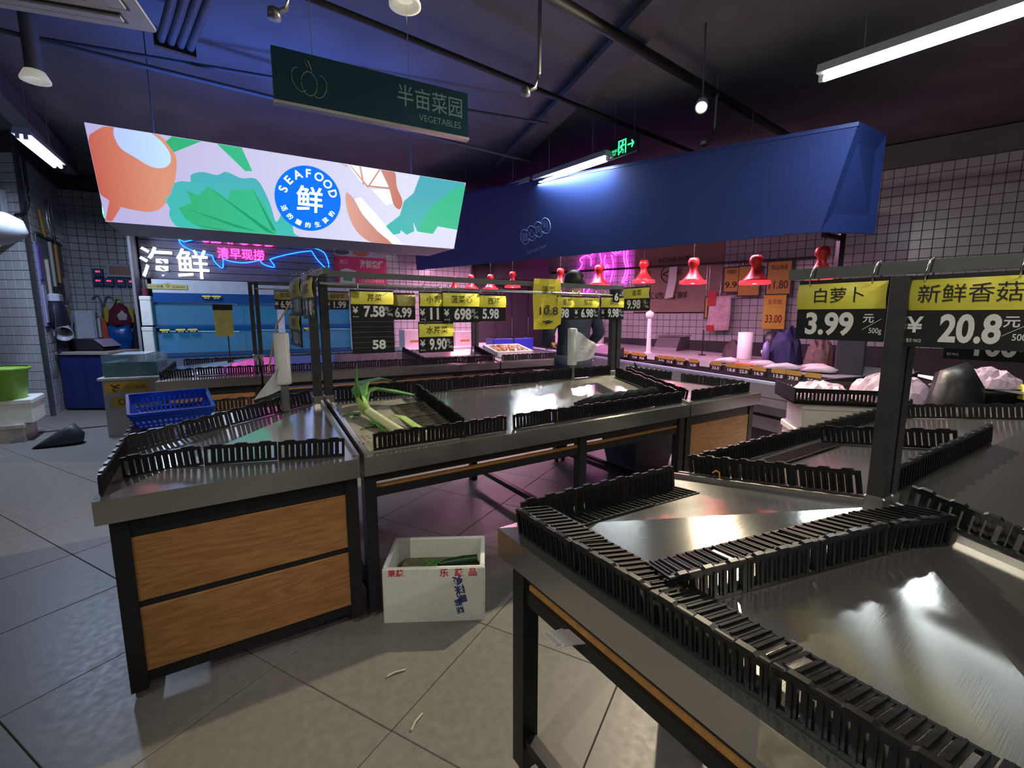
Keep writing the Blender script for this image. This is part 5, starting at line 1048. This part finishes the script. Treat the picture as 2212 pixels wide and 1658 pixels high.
# slanted scanner on the case and meat
t = thing('card_terminal', 'black slanted screen lying on the edge of the butcher case', 'terminal', FC @ T(.05, .12, .762)); MB().add([(-.3, -.06, 0), (.3, -.06, 0), (.3, .22, .0), (-.3, .22, 0), (-.3, -.06, .03), (.3, -.06, .03), (.3, .22, .13), (-.3, .22, .13)], [(0, 3, 2, 1), (4, 5, 6, 7), (0, 1, 5, 4), (1, 2, 6, 5), (2, 3, 7, 6), (3, 0, 4, 7)]).build('case', CD, t); MB().add([(-.26, -.04, .038), (.26, -.04, .038), (.26, .2, .126), (-.26, .2, .126), (-.26, -.04, .041), (.26, -.04, .041), (.26, .2, .129), (-.26, .2, .129)], [(0, 1, 2, 3), (4, 5, 6, 7), (0, 1, 5, 4), (2, 3, 7, 6), (1, 2, 6, 5), (0, 4, 7, 3)]).build('screen', mat('terminal_screen', (.25, .20, .24), .25), t)
# row of small price tags
PR = ['18.8', '22.0', '16.9', '13.8', '39.8', '28.0', '9.90', '15.8', '12.00', '16.80', '26.8', '33.0']
for k in range(30):
    x = -2.35 + k * .187 + (.03 if k % 3 == 0 else 0)
    if k in (17, 22): continue
    t = thing('shelf_price_tag', 'small yellow topped price tag along the butcher case, %s from its far end' % ORD[k], 'price tag', FC @ T(x, .43, .79), 'price tags along the butcher case')
    MB().box(-.075, .075, -.006, .0, -.055, .0).build('board', BOARD, t); MB().box(-.075, .075, -.008, -.0, .0, .042).build('name_strip', mat('orange_yellow', (.52, .33, .05)), t); text(t, PR[k % 12], .045, 0, -.028, NUM, -.0075, .02, 'price_digits', fit=.10)
for k, x in ((17, -.15 + .98), (22, 1.78)):
    t = thing('shelf_price_tag', 'blank white tag in the butcher case row, %s one' % ('left' if k == 17 else 'right'), 'price tag', FC @ T(x, .43, .79)); MB().box(-.075, .075, -.006, 0, -.03, .04).build('board', WHITE, t); MB().box(-.075, .075, -.004, .0, -.055, -.03).build('clip', BLACKM, t)
# rolls, scale, pole and clutter on the worktop
bag_roll(FC @ T(1.58, 1.27, .80), .34, .085, 'fat white bag roll on the butcher worktop under the 11.80 card', stand=False)
bag_roll(FC @ T(-1.62, 1.5, .80), .52, .07, 'tall white bag roll on the worktop behind the person, right one', stand=False)
bag_roll(FC @ T(-1.95, 1.45, .80), .50, .06, 'tall white bag roll on the worktop behind the person, left one', stand=False)
bag_roll(FC @ T(-2.35, .75, .80), .50, .09, 'pink lit bag roll at the far end of the butcher case', stand=False)
t = thing('pole_light', 'white pole with round head standing on the butcher worktop', 'pole', FC @ T(.36, .76, .80)); MB().cyl((0, 0, 0), .035, .52, 12, r2=.028).build('pole', WHITE, t); MB().lathe([(.03, .5), (.06, .53), (.06, .58), (.0, .62)], 16).build('head', WHITE, t); MB().cyl((0, 0, 0), .06, .012, 14).build('base', WHITE, t)
t = thing('weighing_scale', 'grey box scale with white front label on the butcher worktop', 'scale', FC @ T(-.22, 1.5, .80) @ Matrix.Rotation(R(-62), 4, 'Z')); MB().poly([(-.22, 0), (.36, 0), (.34, .05), (.2, .20), (.16, .21), (-.22, .21)], 0, .36).build('case', mat('scale_grey', (.10, .09, .10), .4), t); MB().box(-.20, .13, -.006, 0, .02, .16).build('front_label', WHITE, t); text(t, 'M2 Aclas', .09, -.03, .09, mat('label_red', (.5, .05, .2), .5), -.008, .02, fit=.28); MB().bbox(-.24, .2, -.02, .38, .21, .235, .006).build('pan', STEEL, t)
def clutter(name, label, cat, M, prof, d, m): t = thing(name, label, cat, M); blob('body', prof, d, m, t); return t
def crumple(name, label, M, L_, D_, H_, n=13, seed=1, m=None, cat='plastic bag', part='bag_film', lo=.35):
    """crumpled film or cloth: uneven faceted closed heap"""
    rr = random.Random(seed); t = thing(name, label, cat, M); mb = MB(); vs = []; k = n
    amp = [[rr.uniform(lo, 1) for _ in range(k + 1)] for _ in range(k + 1)]; jx = [[rr.uniform(-.35, .35) for _ in range(k + 1)] for _ in range(k + 1)]
    for i in range(k + 1):
        for j in range(k + 1):
            e = 0 < i < k and 0 < j < k; x = i / k * 2 - 1; y = j / k * 2 - 1; r_ = max(0, 1 - (abs(x) ** 2.2 + abs(y) ** 2.2))
            if r_ <= 0: s_ = 1 / (abs(x) ** 2.2 + abs(y) ** 2.2) ** (1 / 2.2); x *= s_; y *= s_
            vs.append(((x + (jx[i][j] / k if e else 0)) * L_ / 2, (y + (jx[j][i] / k if e else 0)) * D_ / 2, H_ * (r_ ** .55) * (.5 + .5 * amp[i][j]) + .003 * amp[i][j]))
    top = [(i * (k + 1) + j, (i + 1) * (k + 1) + j, (i + 1) * (k + 1) + j + 1, i * (k + 1) + j + 1) for i in range(k) for j in range(k)]
    b = len(vs); vs += [(x, y, -.003) for x, y, z in vs]; bot = [tuple(b + q for q in reversed(f)) for f in top]
    mb.add(vs, top + bot, smooth=False).build(part, m or PINKLITBAG, t); return t
crumple('dark_sack', 'dark sack heaped left of the fat bag roll', FC @ T(1.25, 1.5, .80) @ Matrix.Rotation(R(-60), 4, 'Z'), .50, .34, .24, 8, 11, mat('dark_brown', (.05, .035, .04), .7), 'sack', 'sack_cloth')
clutter('dark_jar', 'dark round jar behind the fat bag roll', 'jar', FC @ T(1.75, 1.52, .80) @ Matrix.Rotation(R(-60), 4, 'Z'), [(-.09, 0), (.09, 0), (.1, .2), (.08, .33), (.0, .35), (-.08, .33), (-.1, .2)], .09, mat('dark_jar_black', (.02, .02, .022), .4))
crumple('navy_jacket', 'navy jacket lying over the butcher worktop right of the bag roll', FC @ T(2.12, 1.3, .80) @ Matrix.Rotation(R(-60), 4, 'Z'), .62, .36, .44, 7, 12, mat('navy_jacket', (.014, .018, .075), .8), 'jacket', 'jacket_cloth', .5)
crumple('brown_sack', 'brown textured sack beside the navy jacket', FC @ T(2.52, 1.3, .80) @ Matrix.Rotation(R(-60), 4, 'Z'), .40, .30, .36, 9, 13, mat('brown_sack', (.11, .07, .07), .8, 0, .4, 20, .5), 'sack', 'sack_cloth')
t = thing('fan', 'small violet desk fan in front of the navy jacket', 'fan', FC @ T(2.15, .95, .80) @ Matrix.Rotation(R(-60), 4, 'Z')); MB().lathe([(0, -.03), (.10, -.025), (.125, 0), (.10, .025), (0, .03)], 24, M=T(0, 0, .14) @ Matrix.Rotation(R(90), 4, 'X')).build('grille', mat('fan_violet', (.20, .16, .40), .4), t); MB().lathe([(0, 0), (.025, 0), (.02, .02), (0, .02)], 12, M=T(0, -.03, .14) @ Matrix.Rotation(R(90), 4, 'X')).build('hub', WHITE, t); MB().cyl((0, 0, 0), .06, .02, 16).build('base', WHITE, t)
t = thing('dark_block', 'dark purple block at the right end of the butcher worktop', 'box', FC @ T(2.75, 1.45, .80) @ Matrix.Rotation(R(-60), 4, 'Z')); MB().bbox(-.3, .7, -.1, .12, 0, .42, .01).build('case', mat('dark_purple', (.06, .045, .065), .6), t); MB().box(.1, .35, -.11, -.1, .05, .3).build('red_mark', mat('dark_red', (.18, .03, .05)), t)
t = thing('cable_stand', 'thin black bent lamp stand on the butcher worktop', 'lamp', FC @ T(.95, 1.2, .80)); MB().tube([(0, 0, 0), (0, 0, .28), (.02, -.02, .34), (.06, -.05, .33), (.08, -.07, .2)], .008, 6).build('neck', BLACKM, t); MB().cyl((0, 0, 0), .05, .012, 12).build('base', BLACKM, t)
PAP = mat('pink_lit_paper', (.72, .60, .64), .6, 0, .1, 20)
for k, (x, y, a, s) in enumerate(((1.9, .62, 20, .14), (2.3, .70, -15, .16), (2.6, .62, 40, .18), (2.9, .75, 10, .16), (2.75, .9, -30, .14), (-.9, .7, 10, .2), (-1.3, .65, 0, .2))):
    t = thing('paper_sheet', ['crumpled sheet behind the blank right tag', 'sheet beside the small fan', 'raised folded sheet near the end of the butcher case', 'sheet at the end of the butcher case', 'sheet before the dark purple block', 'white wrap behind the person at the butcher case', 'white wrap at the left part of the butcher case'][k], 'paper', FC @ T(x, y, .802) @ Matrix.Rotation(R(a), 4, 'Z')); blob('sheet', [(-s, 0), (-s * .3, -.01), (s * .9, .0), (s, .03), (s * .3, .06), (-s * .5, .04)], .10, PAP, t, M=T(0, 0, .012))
t = thing('orange_tool', 'orange handled tool lying among the papers on the worktop', 'tool', FC @ T(2.2, .60, .815)); MB().cyl((-.14, 0, 0), .016, .28, 10, axis='x').build('handle', mat('orange_tool', (.55, .14, .04), .5), t); MB().box(.14, .24, -.02, .02, -.004, .004).build('blade', CHROME, t)
# red lamps
LR = mat('red_lamp_shade', (.34, .018, .016), .35, 0, .05); LRR = glow('red_lamp_rim', (1., .02, .03), 2.6); LBULB = glow('lamp_bulb', (1., .62, .66), 6.)
def red_lamp(p, label, s=1., top=2.6):
    t = thing('pendant_lamp', label, 'lamp', Matrix.Translation(p) @ Matrix.Diagonal((s, s, s, 1)))
    MB().lathe([(.0, .295), (.045, .29), (.062, .26), (.064, .215), (.04, .195), (.042, .15), (.07, .10), (.11, .05), (.148, .018), (.140, .018), (.10, .05), (.06, .10), (.0, .14)], 24).build('shade', LR, t)
    MB().lathe([(.147, .030), (.152, .0), (.140, -.006), (.132, .016), (.140, .030)], 24).build('glowing_rim', LRR, t)
    MB().lathe([(.0, -.002), (.02, .0), (.03, .03), (.018, .07), (0, .09)], 14).build('bulb', LBULB, t)
    MB().tube([(0, 0, .29), (0, 0, (top - p[2]) / s)], .004, 5).build('cord', BLACKM, t)
    light('lamp_bulb_light', 'SPOT', t, (0, 0, -.02), PW_LAMP, (1., .55, .68), .05, spot=140, blend=.6)
for p, lb in (((1.2, 6.6, 1.74), 'red pendant lamp beside the head of the person'), ((1.76, 6.4, 1.78), 'red pendant lamp over the right centre post'), ((2.12, 5.6, 1.715), 'red pendant lamp before the butcher shop board'), ((2.54, 5.0, 1.672), 'red pendant lamp between the hanging yellow cards'), ((2.90, 4.5, 1.69), 'rightmost red pendant lamp above the radish price card')): red_lamp(p, lb, 1.0)
for p, lb in (((-1.02, 8.5, 1.77), 'farthest left small red pendant lamp over the counter'), ((-.71, 8.3, 1.79), 'second small red pendant lamp from the left'), ((-.36, 8.0, 1.77), 'third small red pendant lamp from the left'), ((.01, 7.7, 1.79), 'red pendant lamp left of the tall yellow paper'), ((.71, 7.0, 1.775), 'red pendant lamp right of the tall yellow paper')): red_lamp(p, lb, .85)
# pink strip lights fixed behind the awning
pd = (aBR - aBL).normalized(); pang = math.degrees(math.atan2(pd.x, pd.y))
for k, f_ in enumerate((.05, .36, .67)):
    q = aBL.lerp(aBR, f_) + back * .75; tube_light(frame((q.x, q.y, 2.36), pang), 1.5, ['leftmost', 'middle', 'rightmost'][k] + ' pink strip light hidden behind the awning', col=(1., .46, .72), es=.8, pw=PW_PINK, name='pink_strip_light')
# hanging rail with cards on the butcher wall
tag(MB().beam((-4.2, -.12, 2.235), (.70, -.12, 2.19), .03, .035).build('card_rail', BLACKM, M=FW), 'black rail in front of the butcher wall carrying price cards', 'rail')
OY = mat('orange_yellow_card', (.62, .34, .06), .5, 0, .06)
def wall_card(s0, s1, z0, z1, label, name, price, m=OY, frame_=True, col=None):
    t = thing('hanging_card', label, 'price card', FW @ T((s0 + s1) / 2, -.13, z0)); W_ = s1 - s0; H_ = z1 - z0
    if frame_: MB().box(-W_ / 2, W_ / 2, -.006, .004, 0, H_).build('frame', BLACKM, t)
    i = .02 if frame_ else 0; MB().box(-W_ / 2 + i, W_ / 2 - i, -.010, -.006 if frame_ else .0, i, H_ - i).build('sheet', m, t); c = col or mat('card_ink', (.12, .03, .03), .6)
    if name: text(t, name, .08, 0, H_ * .80, c, -.0115, .01, fit=W_ * .62)
    if price: text(t, price, .1, 0, H_ * .30, c, -.0115, .02, fit=W_ * .74, hfit=H_ * .24)
    for x in (-W_ * .3, W_ * .3): MB().tube([(x, 0, H_), (x, 0, max(H_ + .02, 2.2 - z0))], .004, 5).build('hook', CHROME, t)
    return t
wall_card(-.72, -.47, 1.71, 2.13, 'yellow price card in dark sleeve, leftmost on the butcher rail', '鸡翅中', '9.9', col=INK)
wall_card(-.50, -.155, 1.644, 2.139, 'yellow price card hidden behind a red lamp', '', '')
wall_card(-.081, .279, 1.655, 2.183, 'orange yellow card reading 11.80 on the butcher rail', '精品排骨', '11.80')
wall_card(-.089, .224, 1.132, 1.657, 'bright yellow paper reading 33.00 below the 11.80 card', '五花肉', '33.00', m=mat('bright_yellow_paper', (.80, .50, .06), .5), frame_=False, col=mat('card_red_ink', (.25, .02, .02), .6))
wall_card(-1.0, -.93, 1.28, 1.66, 'narrow yellow card edge beside the meat packet', '', '')
t = thing('meat_packet', 'pink vacuum packet with red tape hanging under the butcher rail', 'packet', FW @ T(-.745, -.18, 1.08)); blob('pouch', [(-.19, 0), (.17, .02), (.19, .3), (.18, .58), (-.16, .58), (-.17, .3)], .02, mat('pink_pouch', (.72, .50, .56), .35, 0, .2, 18, .4), t); MB().box(-.18, -.05, -.03, -.02, .42, .66).build('red_tape', mat('red_tape', (.55, .03, .04), .5), t); MB().box(-.18, -.06, -.03, -.02, .0, .1).build('red_tape', mat('red_tape', (.55, .03, .04), .5), t); MB().tube([(0, 0, .58), (0, .05, 1.12)], .003, 5).build('string', CHROME, t)
t = thing('receipt_strip', 'long curling white receipt hanging before the butcher shop board', 'paper', FW @ T(-1.6, -.14, 1.64)); MB().add([(-.09, -.03, .0), (.05, -.02, .02), (.09, 0, .3), (.10, 0, .55), (-.04, 0, .55), (-.05, -.01, .3), (-.09, -.026, .0), (.05, -.016, .02), (.09, .004, .3), (.10, .004, .55), (-.04, .004, .55), (-.05, -.006, .3)], [(0, 1, 2, 5), (5, 2, 3, 4), (11, 8, 7, 6), (10, 9, 8, 11)]).build('strip', WHITE, t); MB().tube([(.03, 0, .54), (.03, .02, .58)], .004, 5).build('clip', CHROME, t)
# butcher shop board
sb = thing('butcher_board', 'tan butcher shop board with black round emblem on the tiled wall', 'sign board', FW @ T(-2.35, -.03, 1.40)); TAN = mat('tan_board', (.33, .23, .18), .6, 0, .04, 6, stretch=(1, 1, 12)); BKI = mat('board_ink', (.05, .035, .04), .7)
MB().box(0, 1.585, 0, .04, 0, 1.2).build('board', TAN, sb); text(sb, 'BUTCHER SHOP', .1, .73, .93, BKI, -.003, .015, fit=.54); text(sb, '安', .09, .30, .84, BKI, -.003); text(sb, '全', .09, .29, .73, BKI, -.003); text(sb, '放', .09, .285, .62, BKI, -.003); text(sb, '心', .09, .28, .51, BKI, -.003); text(sb, '肉', .09, 1.0, .95, BKI, -.003); text(sb, '号', .09, 1.0, .83, BKI, -.003); text(sb, '优选 新鲜', .13, .62, .30, BKI, -.003, .02, fit=.80)
MB().tube([(.66 + .14 * math.cos(a), -.004, .68 + .15 * math.sin(a)) for a in [i * .2618 for i in range(24)]], .010, 5, True).build('emblem_ring', BKI, sb); MB().tube([(.66 + .11 * math.cos(a), -.004, .68 + .02 * math.sin(2 * a) + .05 * math.sin(a)) for a in [i * .2618 for i in range(24)]], .010, 5, True).build('emblem_mark', BKI, sb); text(sb, '品', .10, .86, .70, BKI, -.003)
nc = thing('animal_neon', 'magenta neon animal outline glowing on the butcher wall', 'neon sign', FW @ T(0, -.06, 0))
for s_ in ([(-3.633, 2.248), (-3.554, 2.277), (-3.496, 2.374), (-3.548, 2.461), (-3.48, 2.514), (-3.363, 2.529), (-3.293, 2.458), (-3.289, 2.319)], [(-3.098, 2.573), (-3.054, 2.392), (-3.087, 2.249)], [(-2.966, 2.514), (-2.989, 2.388), (-2.957, 2.241), (-2.98, 2.113), (-2.957, 1.982)], [(-2.838, 2.504), (-2.797, 2.358), (-2.807, 2.136), (-2.847, 1.977)], [(-2.574, 2.577), (-2.567, 2.389), (-2.518, 2.23), (-2.555, 2.075), (-2.603, 1.959)], [(-2.50, 2.577), (-2.52, 2.42), (-2.47, 2.23), (-2.50, 2.075), (-2.57, 1.959)], [(-2.923, 2.335), (-2.883, 2.236), (-2.918, 2.174), (-2.947, 2.24), (-2.923, 2.335)], [(-3.426, 1.968), (-3.442, 1.817)], [(-3.287, 1.896), (-3.363, 1.798)], [(-3.295, 2.524), (-3.192, 2.597), (-3.099, 2.622), (-2.9, 2.60), (-2.75, 2.50)], [(-2.8, 2.62), (-2.7, 2.52), (-2.6, 2.62)], [(-3.09, 2.25), (-3.2, 2.1), (-3.28, 1.9)]):
    MB().tube([(x, 0, z) for x, z in (smooth_path(s_) if len(s_) > 2 else s_)], .010, 6).build('neon_tube', NM, nc)
# pale counter with packages along the rear wall
pc = thing('ice_counter', 'pale pink lit counter along the rear wall right of the tanks', 'counter', FS @ T(2.75, -1.0, 0)); MB().bbox(0, 2.0, 0, .85, 0, .74, .01).build('body', CD, pc); MB().bbox(-.02, 2.02, -.03, .88, .74, .80, .01).build('top', WHITE, pc)
for k, (x, w_, h_, lb) in enumerate(((.06, .34, .30, 'left packaged box stacked on the pale rear counter'), (.42, .26, .22, 'middle packaged box with orange label on the pale rear counter'), (.98, .36, .26, 'wide pink lit box on the pale rear counter'))):
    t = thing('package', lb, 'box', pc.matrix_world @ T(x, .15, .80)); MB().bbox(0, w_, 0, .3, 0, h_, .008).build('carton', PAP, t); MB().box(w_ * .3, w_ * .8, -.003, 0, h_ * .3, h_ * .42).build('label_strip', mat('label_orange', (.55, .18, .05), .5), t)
t = thing('wall_cupboard', 'dark hanging cupboard frame on the rear wall beside the corner', 'cupboard', FS @ T(4.9, -.35, 1.75)); MB().box(0, 1.2, 0, .28, .3, .8).build('cupboard_body', mat('cupboard_grey', (.09, .08, .09), .5), t); MB().box(0, 1.2, -.02, .3, .24, .3).build('shelf', BLACKM, t)

# ================================================================== person behind the centre stand
def person():
    M = frame((.63, 4.80), 75)       # faces +Y locally: toward the butcher case
    root = thing('person', 'person in a dark navy jacket with black hair standing behind the centre stand', 'person', M)
    V = {}; vs = []; es = []; rad = []
    def v(n, p, r, par=None):
        V[n] = len(vs); vs.append(p); rad.append(r)
        if par is not None: es.append((V[par], V[n]))
    v('pel', (0, 0, .95), (.165, .125)); v('waist', (0, .0, 1.08), (.17, .125), 'pel'); v('chest', (0, -.01, 1.28), (.195, .14), 'waist'); v('sh', (0, -.01, 1.44), (.16, .11), 'chest')
    v('neck', (0, .0, 1.52), (.06, .06), 'sh'); v('head0', (0, .015, 1.60), (.078, .088), 'neck'); v('head1', (0, .02, 1.685), (.085, .098), 'head0'); v('head2', (0, .015, 1.745), (.055, .065), 'head1')
    for s, k in ((-1, 'l'), (1, 'r')):
        v(k + 's', (s * .19, -.01, 1.42), (.085, .085), 'sh'); v(k + 'e', (s * .285, -.02, 1.16), (.068, .068), k + 's'); v(k + 'f', (s * .24, .16, 1.05), (.052, .052), k + 'e'); v(k + 'w', (s * .16, .28, 1.03), (.035, .03), k + 'f'); v(k + 'p', (s * .12, .35, 1.02), (.04, .022), k + 'w')
        for q, (dx, dy, l) in enumerate(((-.028, .02, .055), (-.01, .03, .07), (.009, .028, .066), (.026, .02, .052))):
            v('%sf%da' % (k, q), (s * .12 + dx, .35 + dy, 1.01), (.0095, .0095), k + 'p'); v('%sf%db' % (k, q), (s * .12 + dx * 1.1, .35 + dy + l * .6, .995), (.0085, .0085), '%sf%da' % (k, q)); v('%sf%dc' % (k, q), (s * .12 + dx * 1.1, .35 + dy + l, .965), (.007, .007), '%sf%db' % (k, q))
        v(k + 'ta', (s * .12 - s * .045, .33, 1.0), (.011, .011), k + 'p'); v(k + 'tb', (s * .12 - s * .07, .36, .985), (.009, .009), k + 'ta')
        v(k + 'h', (s * .095, 0, .88), (.105, .11), 'pel'); v(k + 'k', (s * .11, .015, .50), (.07, .075), k + 'h'); v(k + 'a', (s * .115, -.02, .10), (.048, .052), k + 'k'); v(k + 'b', (s * .12, .03, .045), (.046, .042), k + 'a'); v(k + 't', (s * .13, .15, .035), (.042, .03), k + 'b')
    me = bpy.data.meshes.new('body'); me.from_pydata(vs, es, []); o = bpy.data.objects.new('body', me); COL.objects.link(o)
    sk = o.modifiers.new('s', 'SKIN'); sk.use_smooth_shade = True
    for i, d in enumerate(me.skin_vertices[0].data): d.radius = rad[i]; d.use_root = (i == 0)
    sb_ = o.modifiers.new('d', 'SUBSURF'); sb_.levels = 2; sb_.render_levels = 2
    bpy.context.view_layer.update(); dg = bpy.context.evaluated_depsgraph_get(); m2 = bpy.data.meshes.new_from_object(o.evaluated_get(dg))
    bpy.data.objects.remove(o); m2.materials.clear()
    for m in (NAVY, SKIN, mat('dark_trousers', (.02, .02, .025), .8), mat('black_shoe', (.01, .01, .01), .5)): m2.materials.append(m)
    for p in m2.polygons:
        c = p.center; i = 0
        if c.z > 1.515: i = 1
        elif c.y > .30 and c.z > .9: i = 1
        elif c.z < .08: i = 3
        elif c.z < .84: i = 2
        p.material_index = i; p.use_smooth = True
    b = put('body', m2, root)
    # hair as a fitted cap, low over the nape
    h = MB(); n = 20; prof = []
    for i in range(9):
        th = R(4 + i * 14.5); ring_ = []
        for j in range(n):
            ph = 2 * math.pi * j / n; fr_ = max(0, math.sin(ph)); t2 = th * (1 - .42 * fr_)
            ring_.append((.108 * math.sin(t2) * math.cos(ph), .012 + .122 * math.sin(t2) * math.sin(ph), 1.685 + .115 * math.cos(t2)))
        prof.append(ring_)
    vv = [p for r_ in prof for p in r_]; h.add(vv, [(i * n + j, i * n + (j + 1) % n, (i + 1) * n + (j + 1) % n, (i + 1) * n + j) for i in range(8) for j in range(n)] + [tuple(range(n))], smooth=True); h.build('hair', HAIR, root)
    for s in (-1, 1):
        MB().lathe([(0, -.012), (.018, -.006), (.022, 0), (.0, .006)], 12, M=T(s * .098, .01, 1.645) @ Matrix.Rotation(R(90), 4, 'Y') @ Matrix.Diagonal((1.5, .9, 1, 1))).build('ear', SKIN, root)
        MB().lathe([(0, -.008), (.008, 0), (0, .008)], 10, M=T(s * .032, .112, 1.655)).build('eye', INK, root)
    MB().add([(-.014, .105, 1.615), (.014, .105, 1.615), (0, .104, 1.665), (0, .142, 1.618)], [(0, 1, 3), (1, 2, 3), (2, 0, 3), (0, 2, 1)], smooth=True).build('nose', SKIN, root)
    MB().box(-.024, .024, .104, .112, 1.578, 1.586).build('mouth', mat('lip', (.35, .12, .10), .5), root)
    MB().lathe([(.085, 1.475), (.08, 1.53), (.072, 1.535), (.075, 1.48)], 20).build('collar', NAVY, root)
    MB().lathe([(.19, .80), (.205, .83), (.2, .95), (.185, .95)], 24, M=Matrix.Diagonal((1, .76, 1, 1))).build('jacket_hem', NAVY, root)
person()

# ================================================================== clutter behind the dark right stand
def crate(t, W_, D_, H_, m):
    MB().box(0, W_, 0, D_, 0, .012).build('crate_floor', m, t)
    for (a, b, c, d) in ((0, W_, 0, .012), (0, W_, D_ - .012, D_)):
        w_ = MB(); w_.box(a, b, c, d, 0, .03); w_.box(a, b, c, d, H_ - .03, H_)
        for i in range(int(W_ / .024)): w_.box(i * .024, i * .024 + .013, c, d, .03, H_ - .03)
        w_.build('slotted_side', m, t)
    for x in (0, W_ - .012): MB().box(x, x + .012, .012, D_ - .012, 0, H_).build('end_side', m, t)
FX = frame((2.06, 3.28), 104)
z_ = 0
for k, (h_, lb) in enumerate(((.34, 'lowest white foam box under the crate of pink lit bags'), (.20, 'white foam box with brown print under the crate of pink lit bags'), (.19, 'top white foam box right below the crate of pink lit bags'))):
    t = thing('foam_box', lb, 'foam box', FX @ T(.0 + (.02 if k == 2 else 0), 0, z_)); MB().bbox(0, .5, 0, .36, 0, h_ - .045, .008).build('box_body', FOAM, t); MB().bbox(-.012, .512, -.012, .372, h_ - .045, h_, .01).build('lid', FOAM, t)
    if k == 1: MB().poly([(.12, .05), (.24, .04), (.30, .09), (.2, .12), (.1, .10)], -.003, 0).build('brown_print', mat('brown_print', (.22, .10, .06), .6), t)
    z_ += h_
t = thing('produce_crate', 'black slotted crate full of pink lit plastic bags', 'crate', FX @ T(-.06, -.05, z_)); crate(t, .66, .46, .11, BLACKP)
crumple('plastic_bag', 'pink lit crumpled plastic bag in the left of the black crate', FX @ T(.17, .17, z_ + .02), .40, .34, .13, seed=3)
b_ = crumple('plastic_bag', 'larger pink lit plastic bag with loop handle right of the near post', FX @ T(.58, .10, z_ + .03), .50, .36, .21, seed=5)
MB().tube([(.20, -.05, .12), (.27, -.06, .15), (.31, -.06, .12), (.28, -.06, .08), (.20, -.05, .09)], .006, 6).build('handle_loop', PINKLITBAG, b_); MB().tube([(.0, .0, .18), (.04, 0, .25), (.11, 0, .25), (.13, 0, .19)], .006, 6).build('handle_loop', PINKLITBAG, b_)
DK = mat('black_bin', (.014, .014, .015), .5)
for (x, y, r_, h_, lb) in ((3.12, 3.10, .18, .84, 'black round bin behind the dark right stand'), (3.85, 3.35, .22, .80, 'black round bin at the right picture edge')):
    t = thing('black_bin', lb, 'bin', frame((x, y), 57)); MB().lathe([(0, 0), (r_ * .85, 0), (r_, h_), (r_ * 1.06, h_), (r_ * 1.06, h_ + .03), (r_ * .95, h_ + .03), (r_ * .8, .03), (0, .03)], 28).build('tub', DK, t)
    MB().lathe([(0, h_ + .04), (r_, h_ + .035), (r_ * 1.05, h_ + .03), (r_ * .9, h_ + .028)], 28).build('lid', DK, t)
t = thing('black_sack', 'black sack standing between the bins and the near post', 'sack', frame((2.80, 2.93), 110)); blob('sack_body', [(-.14, 0), (.14, 0), (.15, .5), (.13, .92), (.05, 1.06), (-.08, 1.0), (-.14, .6)], .13, mat('black_sack', (.018, .016, .018), .4, 0, .4, 8, .4), t)
t = crumple('plastic_bag', 'grey white plastic bag and papers heaped on the black bin', frame((3.12, 3.08, .885), 110), .40, .34, .13, seed=9); MB().box(-.3, .18, -.16, .12, -.008, .008, M=Matrix.Rotation(R(8), 4, 'Y')).build('paper', WHITE, t); MB().bbox(.14, .26, -.17, -.10, -.06, .03, .006).build('yellow_tip', YEL, t)
t = thing('square_post', 'dark square post beside the black bins at right', 'post', frame((3.42, 2.98), 57)); MB().box(-.025, .025, -.025, .025, 0, 1.02).build('shaft', BLACKM, t); MB().box(-.05, .05, -.05, .05, 0, .02).build('base_plate', BLACKM, t)
t = thing('dark_shelf', 'dark shelf edge with a small white label at the far right', 'shelf', frame((3.55, 2.35), 75)); MB().box(0, .8, 0, .4, .90, .95).build('shelf_board', mat('shelf_grey', (.10, .10, .10), .5), t); MB().box(.10, .22, -.004, 0, .905, .945).build('label_holder', WHITE, t); MB().box(0, .8, .38, .4, 0, 1.3).build('back_panel', DK, t); MB().box(.02, .06, .02, .38, 0, .9).build('shelf_leg', DK, t); MB().box(.74, .78, .02, .38, 0, .9).build('shelf_leg', DK, t)
